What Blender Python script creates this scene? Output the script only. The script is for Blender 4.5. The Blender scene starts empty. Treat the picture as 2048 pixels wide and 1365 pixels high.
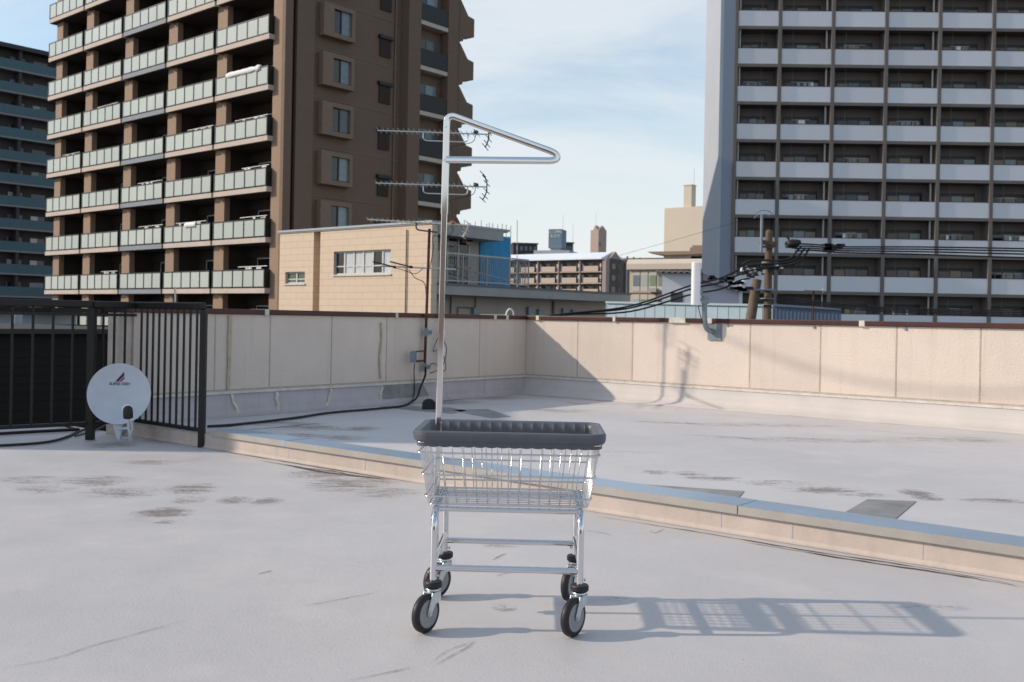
import bpy, math, random
from mathutils import Vector, Matrix
R = math.radians
random.seed(7)
S = bpy.context.scene
COL = S.collection

# ------------------------------------------------------------------ camera
EYE = 1.07
F = 1991.0            # focal length in photo pixels (35 mm lens on a 36 mm sensor)
ROLL = 0.0186
HX, HY = 1024.0, 638.0
cam = bpy.data.cameras.new('camera')
cam_o = bpy.data.objects.new('camera', cam)
COL.objects.link(cam_o)
cam.sensor_width = 36.0
cam.lens = 35.0
cam.shift_y = -(682.5 - HY) / 2048.0
cam.clip_start = 0.05
cam.clip_end = 3000
cam_o.matrix_world = Matrix.Translation((0, 0, EYE)) @ Matrix.Rotation(R(90), 4, 'X') @ Matrix.Rotation(ROLL, 4, 'Z')
cam.dof.use_dof = True
cam.dof.focus_distance = 3.5
cam.dof.aperture_fstop = 9.0
S.camera = cam_o

# ------------------------------------------------------------------ sky, sun, exposure
SUN_EL, SUN_AZ = R(28.0), R(2.0)     # from the left, a touch from the camera side
to_sun = Vector((-math.cos(SUN_EL) * math.cos(SUN_AZ), -math.cos(SUN_EL) * math.sin(SUN_AZ), math.sin(SUN_EL)))
W = bpy.data.worlds.new('World'); S.world = W; W.use_nodes = True
wn = W.node_tree; wn.nodes.clear()
def N(t, kind, **kw):
    n = t.nodes.new(kind)
    for k, v in kw.items():
        setattr(n, k, v)
    return n
sky = N(wn, 'ShaderNodeTexSky', sky_type='NISHITA', sun_disc=False, sun_elevation=SUN_EL,
        sun_rotation=R(270) - SUN_AZ, altitude=50, air_density=1.3, dust_density=0.8, ozone_density=2.2)
wtc = N(wn, 'ShaderNodeTexCoord')
wmap = N(wn, 'ShaderNodeMapping'); wmap.inputs['Scale'].default_value = (1.0, 1.0, 2.6)
wmap.inputs['Rotation'].default_value = (0.0, 0.18, 0.3)
wnoise = N(wn, 'ShaderNodeTexNoise'); wnoise.inputs['Scale'].default_value = 2.1
wnoise.inputs['Detail'].default_value = 7; wnoise.inputs['Roughness'].default_value = 0.6
wnoise.inputs['Distortion'].default_value = 0.5
wr = N(wn, 'ShaderNodeMapRange'); wr.interpolation_type = 'SMOOTHSTEP'
wr.inputs['From Min'].default_value = 0.38; wr.inputs['From Max'].default_value = 0.66
wr.inputs['To Max'].default_value = 0.85
wmix = N(wn, 'ShaderNodeMix', data_type='RGBA')
wmix.inputs['B'].default_value = (4.6, 4.85, 5.05, 1)
# pale haze low over the city
wsep = N(wn, 'ShaderNodeSeparateXYZ'); whz = N(wn, 'ShaderNodeMapRange'); whz.interpolation_type = 'SMOOTHSTEP'
whz.inputs['From Min'].default_value = 0.0; whz.inputs['From Max'].default_value = 0.29
whz.inputs['To Min'].default_value = 0.95; whz.inputs['To Max'].default_value = 0.0
whm = N(wn, 'ShaderNodeMix', data_type='RGBA'); whm.inputs['B'].default_value = (4.75, 4.95, 5.1, 1)
wbg = N(wn, 'ShaderNodeBackground'); wbg.inputs['Strength'].default_value = 0.145
wo = N(wn, 'ShaderNodeOutputWorld')
L = wn.links.new
L(wtc.outputs['Generated'], wmap.inputs['Vector']); L(wmap.outputs['Vector'], wnoise.inputs['Vector'])
L(wnoise.outputs['Fac'], wr.inputs['Value']); L(wr.outputs['Result'], wmix.inputs['Factor'])
L(sky.outputs['Color'], wmix.inputs['A']); L(wtc.outputs['Generated'], wsep.inputs['Vector']); L(wsep.outputs['Z'], whz.inputs['Value']); L(whz.outputs['Result'], whm.inputs['Factor'])
L(wmix.outputs['Result'], whm.inputs['A']); L(whm.outputs['Result'], wbg.inputs['Color'])
L(wbg.outputs['Background'], wo.inputs['Surface'])
sl = bpy.data.lights.new('sun', 'SUN'); sl.energy = 2.9; sl.angle = R(0.8); sl.color = (1.0, 0.87, 0.73)
so = bpy.data.objects.new('sun', sl); COL.objects.link(so)
so.rotation_euler = to_sun.to_track_quat('Z', 'Y').to_euler(); so.location = (-20, -5, 20)
S.view_settings.view_transform = 'Standard'; S.view_settings.look = 'None'
S.view_settings.exposure = 0.30; S.view_settings.gamma = 1.0

# ------------------------------------------------------------------ photo-measuring helpers
def unroll(px, py):
    dx, dy = px - HX, py - HY
    c, s = math.cos(ROLL), math.sin(ROLL)
    return (dx * c + dy * s) / F, (-dx * s + dy * c) / F
def P(px, py, Y):
    a, b = unroll(px, py)
    return Vector((a * Y, Y, EYE - b * Y))
def G(px, py, z=0.0):
    a, b = unroll(px, py)
    Y = (EYE - z) / b
    return Vector((a * Y, Y, z))

# ------------------------------------------------------------------ materials
MATS = {}
def mat(name, col, rough=0.6, metal=0.0, var=0.12, scale=6.0, bump=0.0, bscale=60.0, spec=0.4, stretch=None, streak=0.0):
    m = bpy.data.materials.new(name); m.use_nodes = True
    t = m.node_tree; b = t.nodes['Principled BSDF']
    b.inputs['Roughness'].default_value = rough; b.inputs['Metallic'].default_value = metal
    b.inputs['Specular IOR Level'].default_value = spec
    tc = N(t, 'ShaderNodeTexCoord'); mp = N(t, 'ShaderNodeMapping')
    if stretch: mp.inputs['Scale'].default_value = stretch
    t.links.new(tc.outputs['Object'], mp.inputs['Vector'])
    nz = N(t, 'ShaderNodeTexNoise'); nz.inputs['Scale'].default_value = scale
    nz.inputs['Detail'].default_value = 6; nz.inputs['Roughness'].default_value = 0.65
    t.links.new(mp.outputs['Vector'], nz.inputs['Vector'])
    mx = N(t, 'ShaderNodeMix', data_type='RGBA')
    mx.inputs['A'].default_value = (*[c * (1 - var) for c in col], 1)
    mx.inputs['B'].default_value = (*[min(1, c * (1 + var)) for c in col], 1)
    rg = N(t, 'ShaderNodeMapRange'); rg.inputs['From Min'].default_value = 0.3; rg.inputs['From Max'].default_value = 0.7
    t.links.new(nz.outputs['Fac'], rg.inputs['Value']); t.links.new(rg.outputs['Result'], mx.inputs['Factor'])
    out = mx.outputs['Result']
    if streak:
        m2 = N(t, 'ShaderNodeMapping'); m2.inputs['Scale'].default_value = (7, 7, 0.35)
        n2 = N(t, 'ShaderNodeTexNoise'); n2.inputs['Scale'].default_value = 1.6; n2.inputs['Detail'].default_value = 5
        r2 = N(t, 'ShaderNodeMapRange'); r2.inputs['From Min'].default_value = 0.54; r2.inputs['From Max'].default_value = 0.78
        r2.inputs['To Max'].default_value = streak
        x2 = N(t, 'ShaderNodeMix', data_type='RGBA'); x2.inputs['B'].default_value = (col[0] * .5, col[1] * .4, col[2] * .36, 1)
        t.links.new(tc.outputs['Object'], m2.inputs['Vector']); t.links.new(m2.outputs['Vector'], n2.inputs['Vector'])
        t.links.new(n2.outputs['Fac'], r2.inputs['Value']); t.links.new(r2.outputs['Result'], x2.inputs['Factor'])
        t.links.new(out, x2.inputs['A']); out = x2.outputs['Result']
    t.links.new(out, b.inputs['Base Color'])
    rr = N(t, 'ShaderNodeMapRange'); rr.inputs['To Min'].default_value = max(0.0, rough * .8); rr.inputs['To Max'].default_value = min(1, rough * 1.2)
    t.links.new(nz.outputs['Fac'], rr.inputs['Value']); t.links.new(rr.outputs['Result'], b.inputs['Roughness'])
    if bump:
        bn = N(t, 'ShaderNodeTexNoise'); bn.inputs['Scale'].default_value = bscale; bn.inputs['Detail'].default_value = 3
        bp = N(t, 'ShaderNodeBump'); bp.inputs['Strength'].default_value = bump; bp.inputs['Distance'].default_value = 0.01
        t.links.new(tc.outputs['Object'], bn.inputs['Vector']); t.links.new(bn.outputs['Fac'], bp.inputs['Height'])
        t.links.new(bp.outputs['Normal'], b.inputs['Normal'])
    MATS[name] = m
    return m

def vary(m, amt):
    t = m.node_tree; b = t.nodes['Principled BSDF']; src = b.inputs['Base Color'].links[0].from_socket
    oi = N(t, 'ShaderNodeObjectInfo'); r = N(t, 'ShaderNodeMapRange'); r.inputs['To Min'].default_value = 1 - amt; r.inputs['To Max'].default_value = 1 + amt
    h = N(t, 'ShaderNodeHueSaturation'); t.links.new(oi.outputs['Random'], r.inputs['Value']); t.links.new(r.outputs['Result'], h.inputs['Value'])
    t.links.new(src, h.inputs['Color']); t.links.new(h.outputs['Color'], b.inputs['Base Color'])
def brick_mat(name, c1, c2, mortar, w, h, msize, rough=0.75, axis='XZ', bump=0.3, var=0.1):
    m = mat(name, c1, rough, var=var, scale=3)
    t = m.node_tree; b = t.nodes['Principled BSDF']
    tc = next(n for n in t.nodes if n.type == 'TEX_COORD')
    sp = N(t, 'ShaderNodeSeparateXYZ'); cb = N(t, 'ShaderNodeCombineXYZ'); ad = N(t, 'ShaderNodeMath', operation='ADD')
    t.links.new(tc.outputs['Object'], sp.inputs['Vector'])
    t.links.new(sp.outputs['X'], ad.inputs[0]); t.links.new(sp.outputs['Y'], ad.inputs[1])
    t.links.new(ad.outputs[0], cb.inputs['X']); t.links.new(sp.outputs['Z'], cb.inputs['Y'])
    br = N(t, 'ShaderNodeTexBrick'); br.inputs['Scale'].default_value = 1.0
    br.inputs['Brick Width'].default_value = w; br.inputs['Row Height'].default_value = h
    br.inputs['Mortar Size'].default_value = msize; br.inputs['Mortar Smooth'].default_value = 0.2
    br.inputs['Color1'].default_value = (*c1, 1); br.inputs['Color2'].default_value = (*c2, 1); br.inputs['Mortar'].default_value = (*mortar, 1)
    t.links.new(cb.outputs['Vector'], br.inputs['Vector'])
    src = b.inputs['Base Color'].links[0].from_socket
    mx = N(t, 'ShaderNodeMix', data_type='RGBA'); mx.inputs['Factor'].default_value = 0.72
    t.links.new(src, mx.inputs['A']); t.links.new(br.outputs['Color'], mx.inputs['B'])
    t.links.new(mx.outputs['Result'], b.inputs['Base Color'])
    bp = N(t, 'ShaderNodeBump'); bp.inputs['Strength'].default_value = bump; bp.inputs['Distance'].default_value = 0.01; bp.invert = True
    t.links.new(br.outputs['Fac'], bp.inputs['Height']); t.links.new(bp.outputs['Normal'], b.inputs['Normal'])
    return m

chrome = mat('chrome', (0.72, 0.72, 0.73), 0.08, 1.0, var=0.03, scale=3)
wire_m = mat('chrome_wire', (0.70, 0.69, 0.69), 0.2, 1.0, var=0.04, scale=9)
zinc = mat('zinc', (0.66, 0.72, 0.73), 0.32, 1.0, var=0.08, scale=40)
greyplastic = mat('grey_plastic', (0.088, 0.094, 0.110), 0.42, var=0.12, scale=14, bump=0.05, bscale=300, spec=0.5)
rubber = mat('black_rubber', (0.016, 0.016, 0.018), 0.5, var=0.2, scale=30, bump=0.05, bscale=200)
hubgrey = mat('grey_hub', (0.30, 0.29, 0.29), 0.45, var=0.08, scale=20)
blackmetal = mat('black_painted_metal', (0.007, 0.006, 0.006), 0.5, var=0.3, scale=12)
cable_m = mat('black_cable', (0.012, 0.012, 0.013), 0.55, var=0.2)
cable_w = mat('white_cable', (0.62, 0.60, 0.56), 0.55, var=0.1)
maroon = mat('maroon_metal', (0.060, 0.017, 0.013), 0.42, var=0.2, scale=5)
sheetmetal = mat('kerb_sheet_metal', (0.25, 0.345, 0.45), 0.30, 0.0, var=0.10, scale=2.5, spec=0.6)
sheetedge = mat('kerb_sheet_edge', (0.38, 0.355, 0.32), 0.5, 0.2, var=0.08, scale=5)
stucco = mat('stucco_panel', (0.66, 0.56, 0.48), 0.85, var=0.05, scale=2.0, bump=0.6, bscale=55, streak=0.17)
vary(stucco, .045)
stucco_plain = mat('rough_render', (0.55, 0.47, 0.41), 0.9, var=0.12, scale=9, bump=0.7, bscale=120)
sealant = mat('ochre_sealant', (0.47, 0.395, 0.30), 0.8, var=0.2, scale=12)
palesealant = mat('pale_sealant', (0.62, 0.60, 0.50), 0.75, var=0.25, scale=25, bump=0.4, bscale=60)
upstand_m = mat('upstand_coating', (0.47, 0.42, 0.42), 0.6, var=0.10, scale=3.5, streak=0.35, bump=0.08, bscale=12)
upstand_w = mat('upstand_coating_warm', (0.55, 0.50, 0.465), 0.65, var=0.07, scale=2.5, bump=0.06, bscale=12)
trim_m = mat('pale_trim', (0.62, 0.58, 0.54), 0.5, var=0.15, scale=14)
patch_m = mat('grey_repair_coat', (0.25, 0.25, 0.24), 0.65, var=0.30, scale=5, bump=0.08, bscale=40)
kerb_m = mat('kerb_render', (0.50, 0.425, 0.375), 0.85, var=0.10, scale=5, bump=0.2, bscale=45, streak=0.25)
bracket_m = mat('grey_galvanised', (0.22, 0.26, 0.29), 0.5, 0.5, var=0.15, scale=20)
rust_m = mat('rusty_pole', (0.085, 0.030, 0.020), 0.7, 0.2, var=0.5, scale=14, bump=0.3, bscale=60)
alu = mat('aluminium', (0.55, 0.55, 0.53), 0.4, 0.8, var=0.1, scale=18)
darkalu = mat('dark_element', (0.05, 0.055, 0.06), 0.5, 0.4, var=0.2)
whiteplastic = mat('white_plastic', (0.78, 0.78, 0.77), 0.4, var=0.04)
dish_m = mat('dish_paint', (0.50, 0.54, 0.60), 0.45, var=0.06, scale=7)
navy = mat('navy_print', (0.02, 0.03, 0.09), 0.5, var=0.05)
redp = mat('red_print', (0.42, 0.05, 0.10), 0.5, var=0.05)
greyprint = mat('grey_print', (0.10, 0.11, 0.14), 0.5, var=0.05)
pine = mat('weathered_wood_pole', (0.13, 0.088, 0.060), 0.85, var=0.35, scale=9, stretch=(6, 6, .6), bump=0.4, bscale=40)
concpole = mat('brown_concrete_pole', (0.15, 0.11, 0.085), 0.8, var=0.25, scale=9)
ceramic = mat('white_ceramic', (0.70, 0.68, 0.64), 0.25, var=0.1)

# ------------------------------------------------------------------ mesh builder
class MB:
    def __init__(s): s.v = []; s.f = []; s.sm = []; s.mi = []; s.m = 0
    def add(s, vs, fs, smooth=False):
        o = len(s.v); s.v += [Vector(v) for v in vs]
        for f in fs:
            s.f.append([o + i for i in f]); s.sm.append(smooth); s.mi.append(s.m)
        return s
    def box(s, x0, x1, y0, y1, z0, z1, M=None):
        vs = [Vector((x, y, z)) for z in (z0, z1) for y in (y0, y1) for x in (x0, x1)]
        if M: vs = [M @ v for v in vs]
        return s.add(vs, [(0, 2, 3, 1), (4, 5, 7, 6), (0, 1, 5, 4), (2, 6, 7, 3), (0, 4, 6, 2), (1, 3, 7, 5)])
    def cbox(s, c, sx, sy, sz, rz=0.0, M=None):
        T = Matrix.Translation(c) @ Matrix.Rotation(rz, 4, 'Z')
        if M: T = T @ M
        return s.box(-sx / 2, sx / 2, -sy / 2, sy / 2, -sz / 2, sz / 2, T)
    def beam(s, a, b, w, h, up=(0, 0, 1)):
        a, b = Vector(a), Vector(b); d = (b - a); l = d.length; d.normalize()
        up = Vector(up); x = d.cross(up)
        if x.length < 1e-4: x = d.cross(Vector((0, 1, 0)))
        x.normalize(); z = x.cross(d)
        M = Matrix(((x.x, d.x, z.x, a.x), (x.y, d.y, z.y, a.y), (x.z, d.z, z.z, a.z), (0, 0, 0, 1)))
        return s.box(-w / 2, w / 2, 0, l, -h / 2, h / 2, M)
    def tube(s, pts, r, n=8, closed=False, flat=1.0, r_end=None, sq=0.0):
        pts = [Vector(p) for p in pts]; k = len(pts); rings = []
        up = None
        for i, p in enumerate(pts):
            if closed: d = pts[(i + 1) % k] - pts[i - 1]
            else: d = pts[min(i + 1, k - 1)] - pts[max(i - 1, 0)]
            d.normalize()
            if up is None:
                up = Vector((0, 0, 1)) if abs(d.z) < 0.9 else Vector((0, 1, 0))
            x = d.cross(up)
            if x.length < 1e-4: x = d.cross(Vector((1, 0.3, 0)))
            x.normalize(); y = x.cross(d); up = y
            ri = r if r_end is None else r + (r_end - r) * i / (k - 1)
            ring = []
            for j in range(n):
                ca, sa = math.cos(2 * math.pi * j / n), math.sin(2 * math.pi * j / n); k_ = max(abs(ca), abs(sa)) ** sq
                ring.append(p + (x * ca / k_ * ri * flat + y * sa / k_ * ri))
            rings.append(ring)
        vs = [v for q in rings for v in q]; fs = []
        for i in range(k if closed else k - 1):
            a, b = i * n, ((i + 1) % k) * n
            for j in range(n):
                fs.append((a + j, a + (j + 1) % n, b + (j + 1) % n, b + j))
        s.add(vs, fs, True)
        if not closed:
            s.add(rings[0], [tuple(range(n))[::-1]]); s.add(rings[-1], [tuple(range(n))])
        return s
    def lathe(s, prof, M=None, n=24, caps=True, smooth=True):
        vs = []; fs = []
        for r, z in prof:
            for j in range(n):
                a = 2 * math.pi * j / n; v = Vector((r * math.cos(a), r * math.sin(a), z)); vs.append(M @ v if M else v)
        for i in range(len(prof) - 1):
            for j in range(n):
                fs.append((i * n + j, i * n + (j + 1) % n, (i + 1) * n + (j + 1) % n, (i + 1) * n + j))
        s.add(vs, fs, smooth)
        if caps:
            s.add(vs[:n], [tuple(range(n))[::-1]]); s.add(vs[-n:], [tuple(range(n))])
        return s
    def cyl(s, a, b, r, n=12, r2=None):
        return s.tube([a, b], r, n, r_end=r2)
    def prism(s, poly, z0, z1, M=None):
        k = len(poly)
        vs = [Vector((x, y, z0)) for x, y in poly] + [Vector((x, y, z1)) for x, y in poly]
        if M: vs = [M @ v for v in vs]
        return s.add(vs, [tuple(range(k))[::-1], tuple(range(k, 2 * k))] + [(i, (i + 1) % k, k + (i + 1) % k, k + i) for i in range(k)])
    def build(s, name, mats, parent=None, loc=None, bevel=0.0):
        me = bpy.data.meshes.new(name); me.from_pydata([tuple(v) for v in s.v], [], s.f); me.update()
        if not isinstance(mats, (list, tuple)): mats = [mats]
        for m in mats: me.materials.append(m)
        me.polygons.foreach_set('use_smooth', s.sm); me.polygons.foreach_set('material_index', s.mi)
        o = bpy.data.objects.new(name, me); COL.objects.link(o)
        if parent: o.parent = parent
        if loc: o.location = loc
        if bevel:
            b = o.modifiers.new('edge', 'BEVEL'); b.width = bevel; b.segments = 2; b.limit_method = 'ANGLE'
        return o

def thing(name, label, cat, loc=(0, 0, 0), rz=0.0, group=None):
    o = bpy.data.objects.new(name, None); COL.objects.link(o); o.location = loc; o.rotation_euler = (0, 0, rz)
    o.empty_display_size = 0.2
    o['label'] = label; o['category'] = cat
    if group: o['group'] = group
    return o
def struct(o): o['kind'] = 'structure'; return o
def tag(o, label, cat, group=None):
    o['label'] = label; o['category'] = cat
    if group: o['group'] = group
    return o
def copy_part(o, parent, loc=None):
    c = o.copy(); COL.objects.link(c); c.parent = parent
    if loc is not None: c.location = loc
    for ch in list(o.children): copy_part(ch, c)
    return c
def bend(pts, r, n=6):
    """round the inner corners of a polyline"""
    pts = [Vector(p) for p in pts]; out = [pts[0]]
    for i in range(1, len(pts) - 1):
        a, b, c = pts[i - 1], pts[i], pts[i + 1]
        u, w = (a - b), (c - b); ru = min(r, u.length * .48); rw = min(r, w.length * .48)
        p0, p1 = b + u.normalized() * ru, b + w.normalized() * rw
        for k in range(n + 1):
            t = k / n; out.append(p0 * (1 - t) ** 2 + b * 2 * t * (1 - t) + p1 * t * t)
    out.append(pts[-1]); return out
def smooth_path(pts, n=8):
    pts = [Vector(p) for p in pts]; out = []
    for i in range(len(pts) - 1):
        p0, p1, p2, p3 = pts[max(i - 1, 0)], pts[i], pts[i + 1], pts[min(i + 2, len(pts) - 1)]
        for k in range(n):
            t = k / n
            out.append(0.5 * ((2 * p1) + (p2 - p0) * t + (2 * p0 - 5 * p1 + 4 * p2 - p3) * t * t + (3 * p1 - p0 - 3 * p2 + p3) * t ** 3))
    out.append(pts[-1]); return out

# ------------------------------------------------------------------ our own roof
ZU = 0.09                       # level of the upper deck
CORNER = G(1050, 787, ZU)
AL, AR = R(-38.1), R(-39.4)     # headings of the two parapets
vL = Vector((math.sin(-AL), math.cos(AL), 0)); uL = Vector((math.cos(AL), math.sin(AL), 0))
uR = Vector((math.cos(AR), math.sin(AR), 0)); vR = Vector((math.sin(-AR), math.cos(AR), 0))
K0, K1 = G(430, 899), G(2048, 1163)      # foot of the kerb
kd = (K1 - K0).normalized(); kn = Vector((-kd.y, kd.x, 0))   # kn points to the upper deck
KA = math.atan2(kd.y, kd.x)

def floor_material(name, base, blobs, seed, darken):
    m = bpy.data.materials.new(name); m.use_nodes = True
    t = m.node_tree; b = t.nodes['Principled BSDF']; lk = t.links.new
    tc = N(t, 'ShaderNodeTexCoord')
    def noise(scale, detail=6, rough=.6, st=(1, 1, 1), off=0):
        mp = N(t, 'ShaderNodeMapping'); mp.inputs['Scale'].default_value = st; mp.inputs['Location'].default_value = (seed + off, seed * 2.3 + off, 0)
        n = N(t, 'ShaderNodeTexNoise'); n.inputs['Scale'].default_value = scale; n.inputs['Detail'].default_value = detail; n.inputs['Roughness'].default_value = rough
        lk(tc.outputs['Object'], mp.inputs['Vector']); lk(mp.outputs['Vector'], n.inputs['Vector']); return n.outputs['Fac']
    def rng(x, a, bb, c=0, d=1, sm=True):
        r = N(t, 'ShaderNodeMapRange'); r.interpolation_type = 'SMOOTHSTEP' if sm else 'LINEAR'
        for k, v in (('From Min', a), ('From Max', bb), ('To Min', c), ('To Max', d)): r.inputs[k].default_value = v
        lk(x, r.inputs['Value']); return r.outputs['Result']
    def mix(a, bcol, fac):
        x = N(t, 'ShaderNodeMix', data_type='RGBA'); lk(fac, x.inputs['Factor'])
        if isinstance(a, tuple): x.inputs['A'].default_value = (*a, 1)
        else: lk(a, x.inputs['A'])
        x.inputs['B'].default_value = (*bcol, 1); return x.outputs['Result']
    def mth(op, a, bb):
        x = N(t, 'ShaderNodeMath', operation=op)
        for i, q in enumerate((a, bb)):
            if isinstance(q, (int, float)): x.inputs[i].default_value = q
            else: lk(q, x.inputs[i])
        return x.outputs[0]
    c = mix(base, tuple(v * .90 for v in base), rng(noise(0.55, 5), .35, .68))
    c = mix(c, (base[0] * 1.07, base[1] * 1.05, base[2] * 1.02), rng(noise(1.7, 5, off=4), .5, .75, 0, .8))
    c = mix(c, (base[0] * .80, base[1] * .80, base[2] * .83), rng(noise(26, 3, .7, off=7), .60, .82, 0, .22))
    # long faint smears left by water
    c = mix(c, (base[0] * .72, base[1] * .70, base[2] * .70), rng(noise(2.4, 7, .7, (.35, 2.6, 1), 2), .60, .80, 0, darken))
    # dirt blotches where the coating has worn through
    tot = None
    for (px, py, wx, wy, s, zz) in blobs:
        p = G(px, py, zz); rx = 1.25 * wx * p.y / F
        q = G(px, py - wy, zz); ry = 1.25 * abs(q.y - p.y)
        sub = N(t, 'ShaderNodeVectorMath', operation='SUBTRACT'); sub.inputs[1].default_value = (p.x, p.y, zz)
        mul = N(t, 'ShaderNodeVectorMath', operation='MULTIPLY'); mul.inputs[1].default_value = (1 / rx, 1 / ry, 0)
        ln = N(t, 'ShaderNodeVectorMath', operation='LENGTH')
        lk(tc.outputs['Object'], sub.inputs[0]); lk(sub.outputs[0], mul.inputs[0]); lk(mul.outputs[0], ln.inputs[0])
        v = rng(ln.outputs['Value'], 0.1, 1.5, s, 0)
        tot = v if tot is None else mth('MAXIMUM', tot, v)
    grain = noise(7, 10, .75, (.6, 2.2, 1), 11); fine = noise(60, 5, .75, (.6, 1.8, 1), 5)
    mask = rng(mth('ADD', mth('ADD', mth('MULTIPLY', tot, .50), mth('MULTIPLY', mth('SUBTRACT', grain, .5), 2.3)), mth('MULTIPLY', mth('SUBTRACT', fine, .5), 2.4)), .10, .50, 0, .85)
    mask = mth('MULTIPLY', mask, rng(tot, .06, .34))
    c = mix(c, (.16, .125, .105), mask)
    c = mix(c, (base[0] * .80, base[1] * .79, base[2] * .79), rng(noise(150, 3, .8, off=30), .52, .72, 0, .55))
    # scattered specks
    c = mix(c, (.16, .13, .12), rng(noise(38, 2, .5, off=20), .74, .80, 0, .55))
    lk(c, b.inputs['Base Color'])
    lk(rng(noise(3, 4, off=9), .3, .7, .42, .62), b.inputs['Roughness'])
    b.inputs['Specular IOR Level'].default_value = 0.55
    bp = N(t, 'ShaderNodeBump'); bp.inputs['Strength'].default_value = 0.3; bp.inputs['Distance'].default_value = 0.006
    lk(mth('ADD', noise(95, 4, .7, off=1), mth('MULTIPLY', noise(5, 5, .6, off=3), 2.2)), bp.inputs['Height'])
    lk(bp.outputs['Normal'], b.inputs['Normal'])
    return m
low_blobs = [(325, 1026, 46, 9, 1.1, 0), (535, 1003, 26, 6, 1.0, 0), (470, 1000, 30, 7, .7, 0), (385, 978, 45, 9, .8, 0), (380, 1000, 30, 8, .6, 0),
             (190, 962, 60, 9, .75, 0), (95, 978, 50, 8, .6, 0), (245, 985, 70, 10, .6, 0), (700, 965, 75, 14, .75, 0), (640, 948, 60, 8, .75, 0),
             (775, 985, 60, 9, .6, 0), (330, 1045, 18, 4, .9, 0), (60, 960, 60, 8, .5, 0), (300, 925, 45, 5, .6, 0), (360, 884, 60, 5, .6, 0),
             (225, 890, 40, 5, .9, 0), (1000, 1092, 30, 5, .5, 0), (1010, 1215, 22, 8, .5, 0), (1240, 1200, 40, 8, .3, 0), (1850, 1215, 80, 6, .45, 0)]
up_blobs = [(640, 856, 75, 5, .85, ZU), (720, 858, 35, 4, .9, ZU), (590, 872, 60, 4, .7, ZU), (690, 876, 40, 4, .7, ZU), (560, 848, 70, 4, .6, ZU),
            (1380, 948, 28, 4, .8, ZU), (1430, 957, 45, 4, .75, ZU), (1650, 980, 75, 6, .9, ZU), (1730, 990, 45, 5, .75, ZU), (1840, 990, 26, 9, 1.15, ZU),
            (1990, 1002, 60, 4, .75, ZU), (1540, 966, 70, 5, .6, ZU), (1310, 945, 25, 4, .7, ZU), (960, 795, 70, 4, .85, ZU), (900, 805, 50, 4, .7, ZU),
            (1120, 822, 60, 3, .55, ZU), (1600, 880, 200, 5, .4, ZU), (1900, 880, 90, 4, .55, ZU), (1500, 850, 200, 4, .35, ZU), (1250, 905, 60, 4, .3, ZU)]
FLOOR = (0.55, 0.522, 0.508)
lowm = floor_material('lower_roof_coating', FLOOR, low_blobs, 3.0, .45)
upm = floor_material('upper_roof_coating', (0.57, 0.548, 0.54), up_blobs, 8.0, .6)

def flat(name, pts, z, m, thick=0.25):
    b = MB(); b.prism([(p.x, p.y) for p in pts], z - thick, z); return b.build(name, m)
kfar = K0 - kd * 1.6                         # the kerb runs on behind the fence
lip = Vector((-4.9, 9.0, 0))
struct(flat('lower_roof_deck', [K0 - kd * 2.2, lip, Vector((-9.0, 5.6, 0)), Vector((-9, -8, 0)), Vector((12, -8, 0)), K1 + kd * 7.0], 0.0, lowm))
WL = 5.66                                    # length of the left parapet's cladding
endL = CORNER - vL * (WL + .12)
struct(flat('upper_roof_deck', [K0 - kd * 1.35 + kn * .05, K1 + kd * 7 + kn * .05, K1 + kd * 7 + vR * 8, CORNER + uR * 10 + vR * .1, CORNER + vL * .1, CORNER - vL * (WL + .02) - uL * .1], ZU, upm, .3))

# city floor far below
gm = mat('asphalt_city_floor', (0.06, 0.06, 0.06), 0.9, var=0.3, scale=.05)
b = MB(); b.add([(-1500, -300, -14), (1500, -300, -14), (1500, 2500, -14), (-1500, 2500, -14)], [(0, 1, 2, 3)]); struct(b.build('ground', gm))
# the building under our feet
bm_ = mat('own_facade', (0.4, 0.34, 0.29), .85)
b = MB(); b.prism([(q.x, q.y) for q in (CORNER + vL * .15, CORNER - vL * 5.5, lip, Vector((-9, 5.6, 0)), Vector((-9, -8, 0)), Vector((12, -8, 0)), CORNER + uR * 10 + vR * .1)], -14, -.5)
struct(b.build('own_building_body', bm_))
# the tan wall of our own roof house behind the viewpoint: it shows mirrored in the chrome
b = MB(); b.box(-7, 7, -7.6, -7.2, 0, 2.15); struct(b.build('own_roof_house', mat('tan_roof_house_wall', (.40, .29, .22), .85, var=.15, scale=1.5)))

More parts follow.
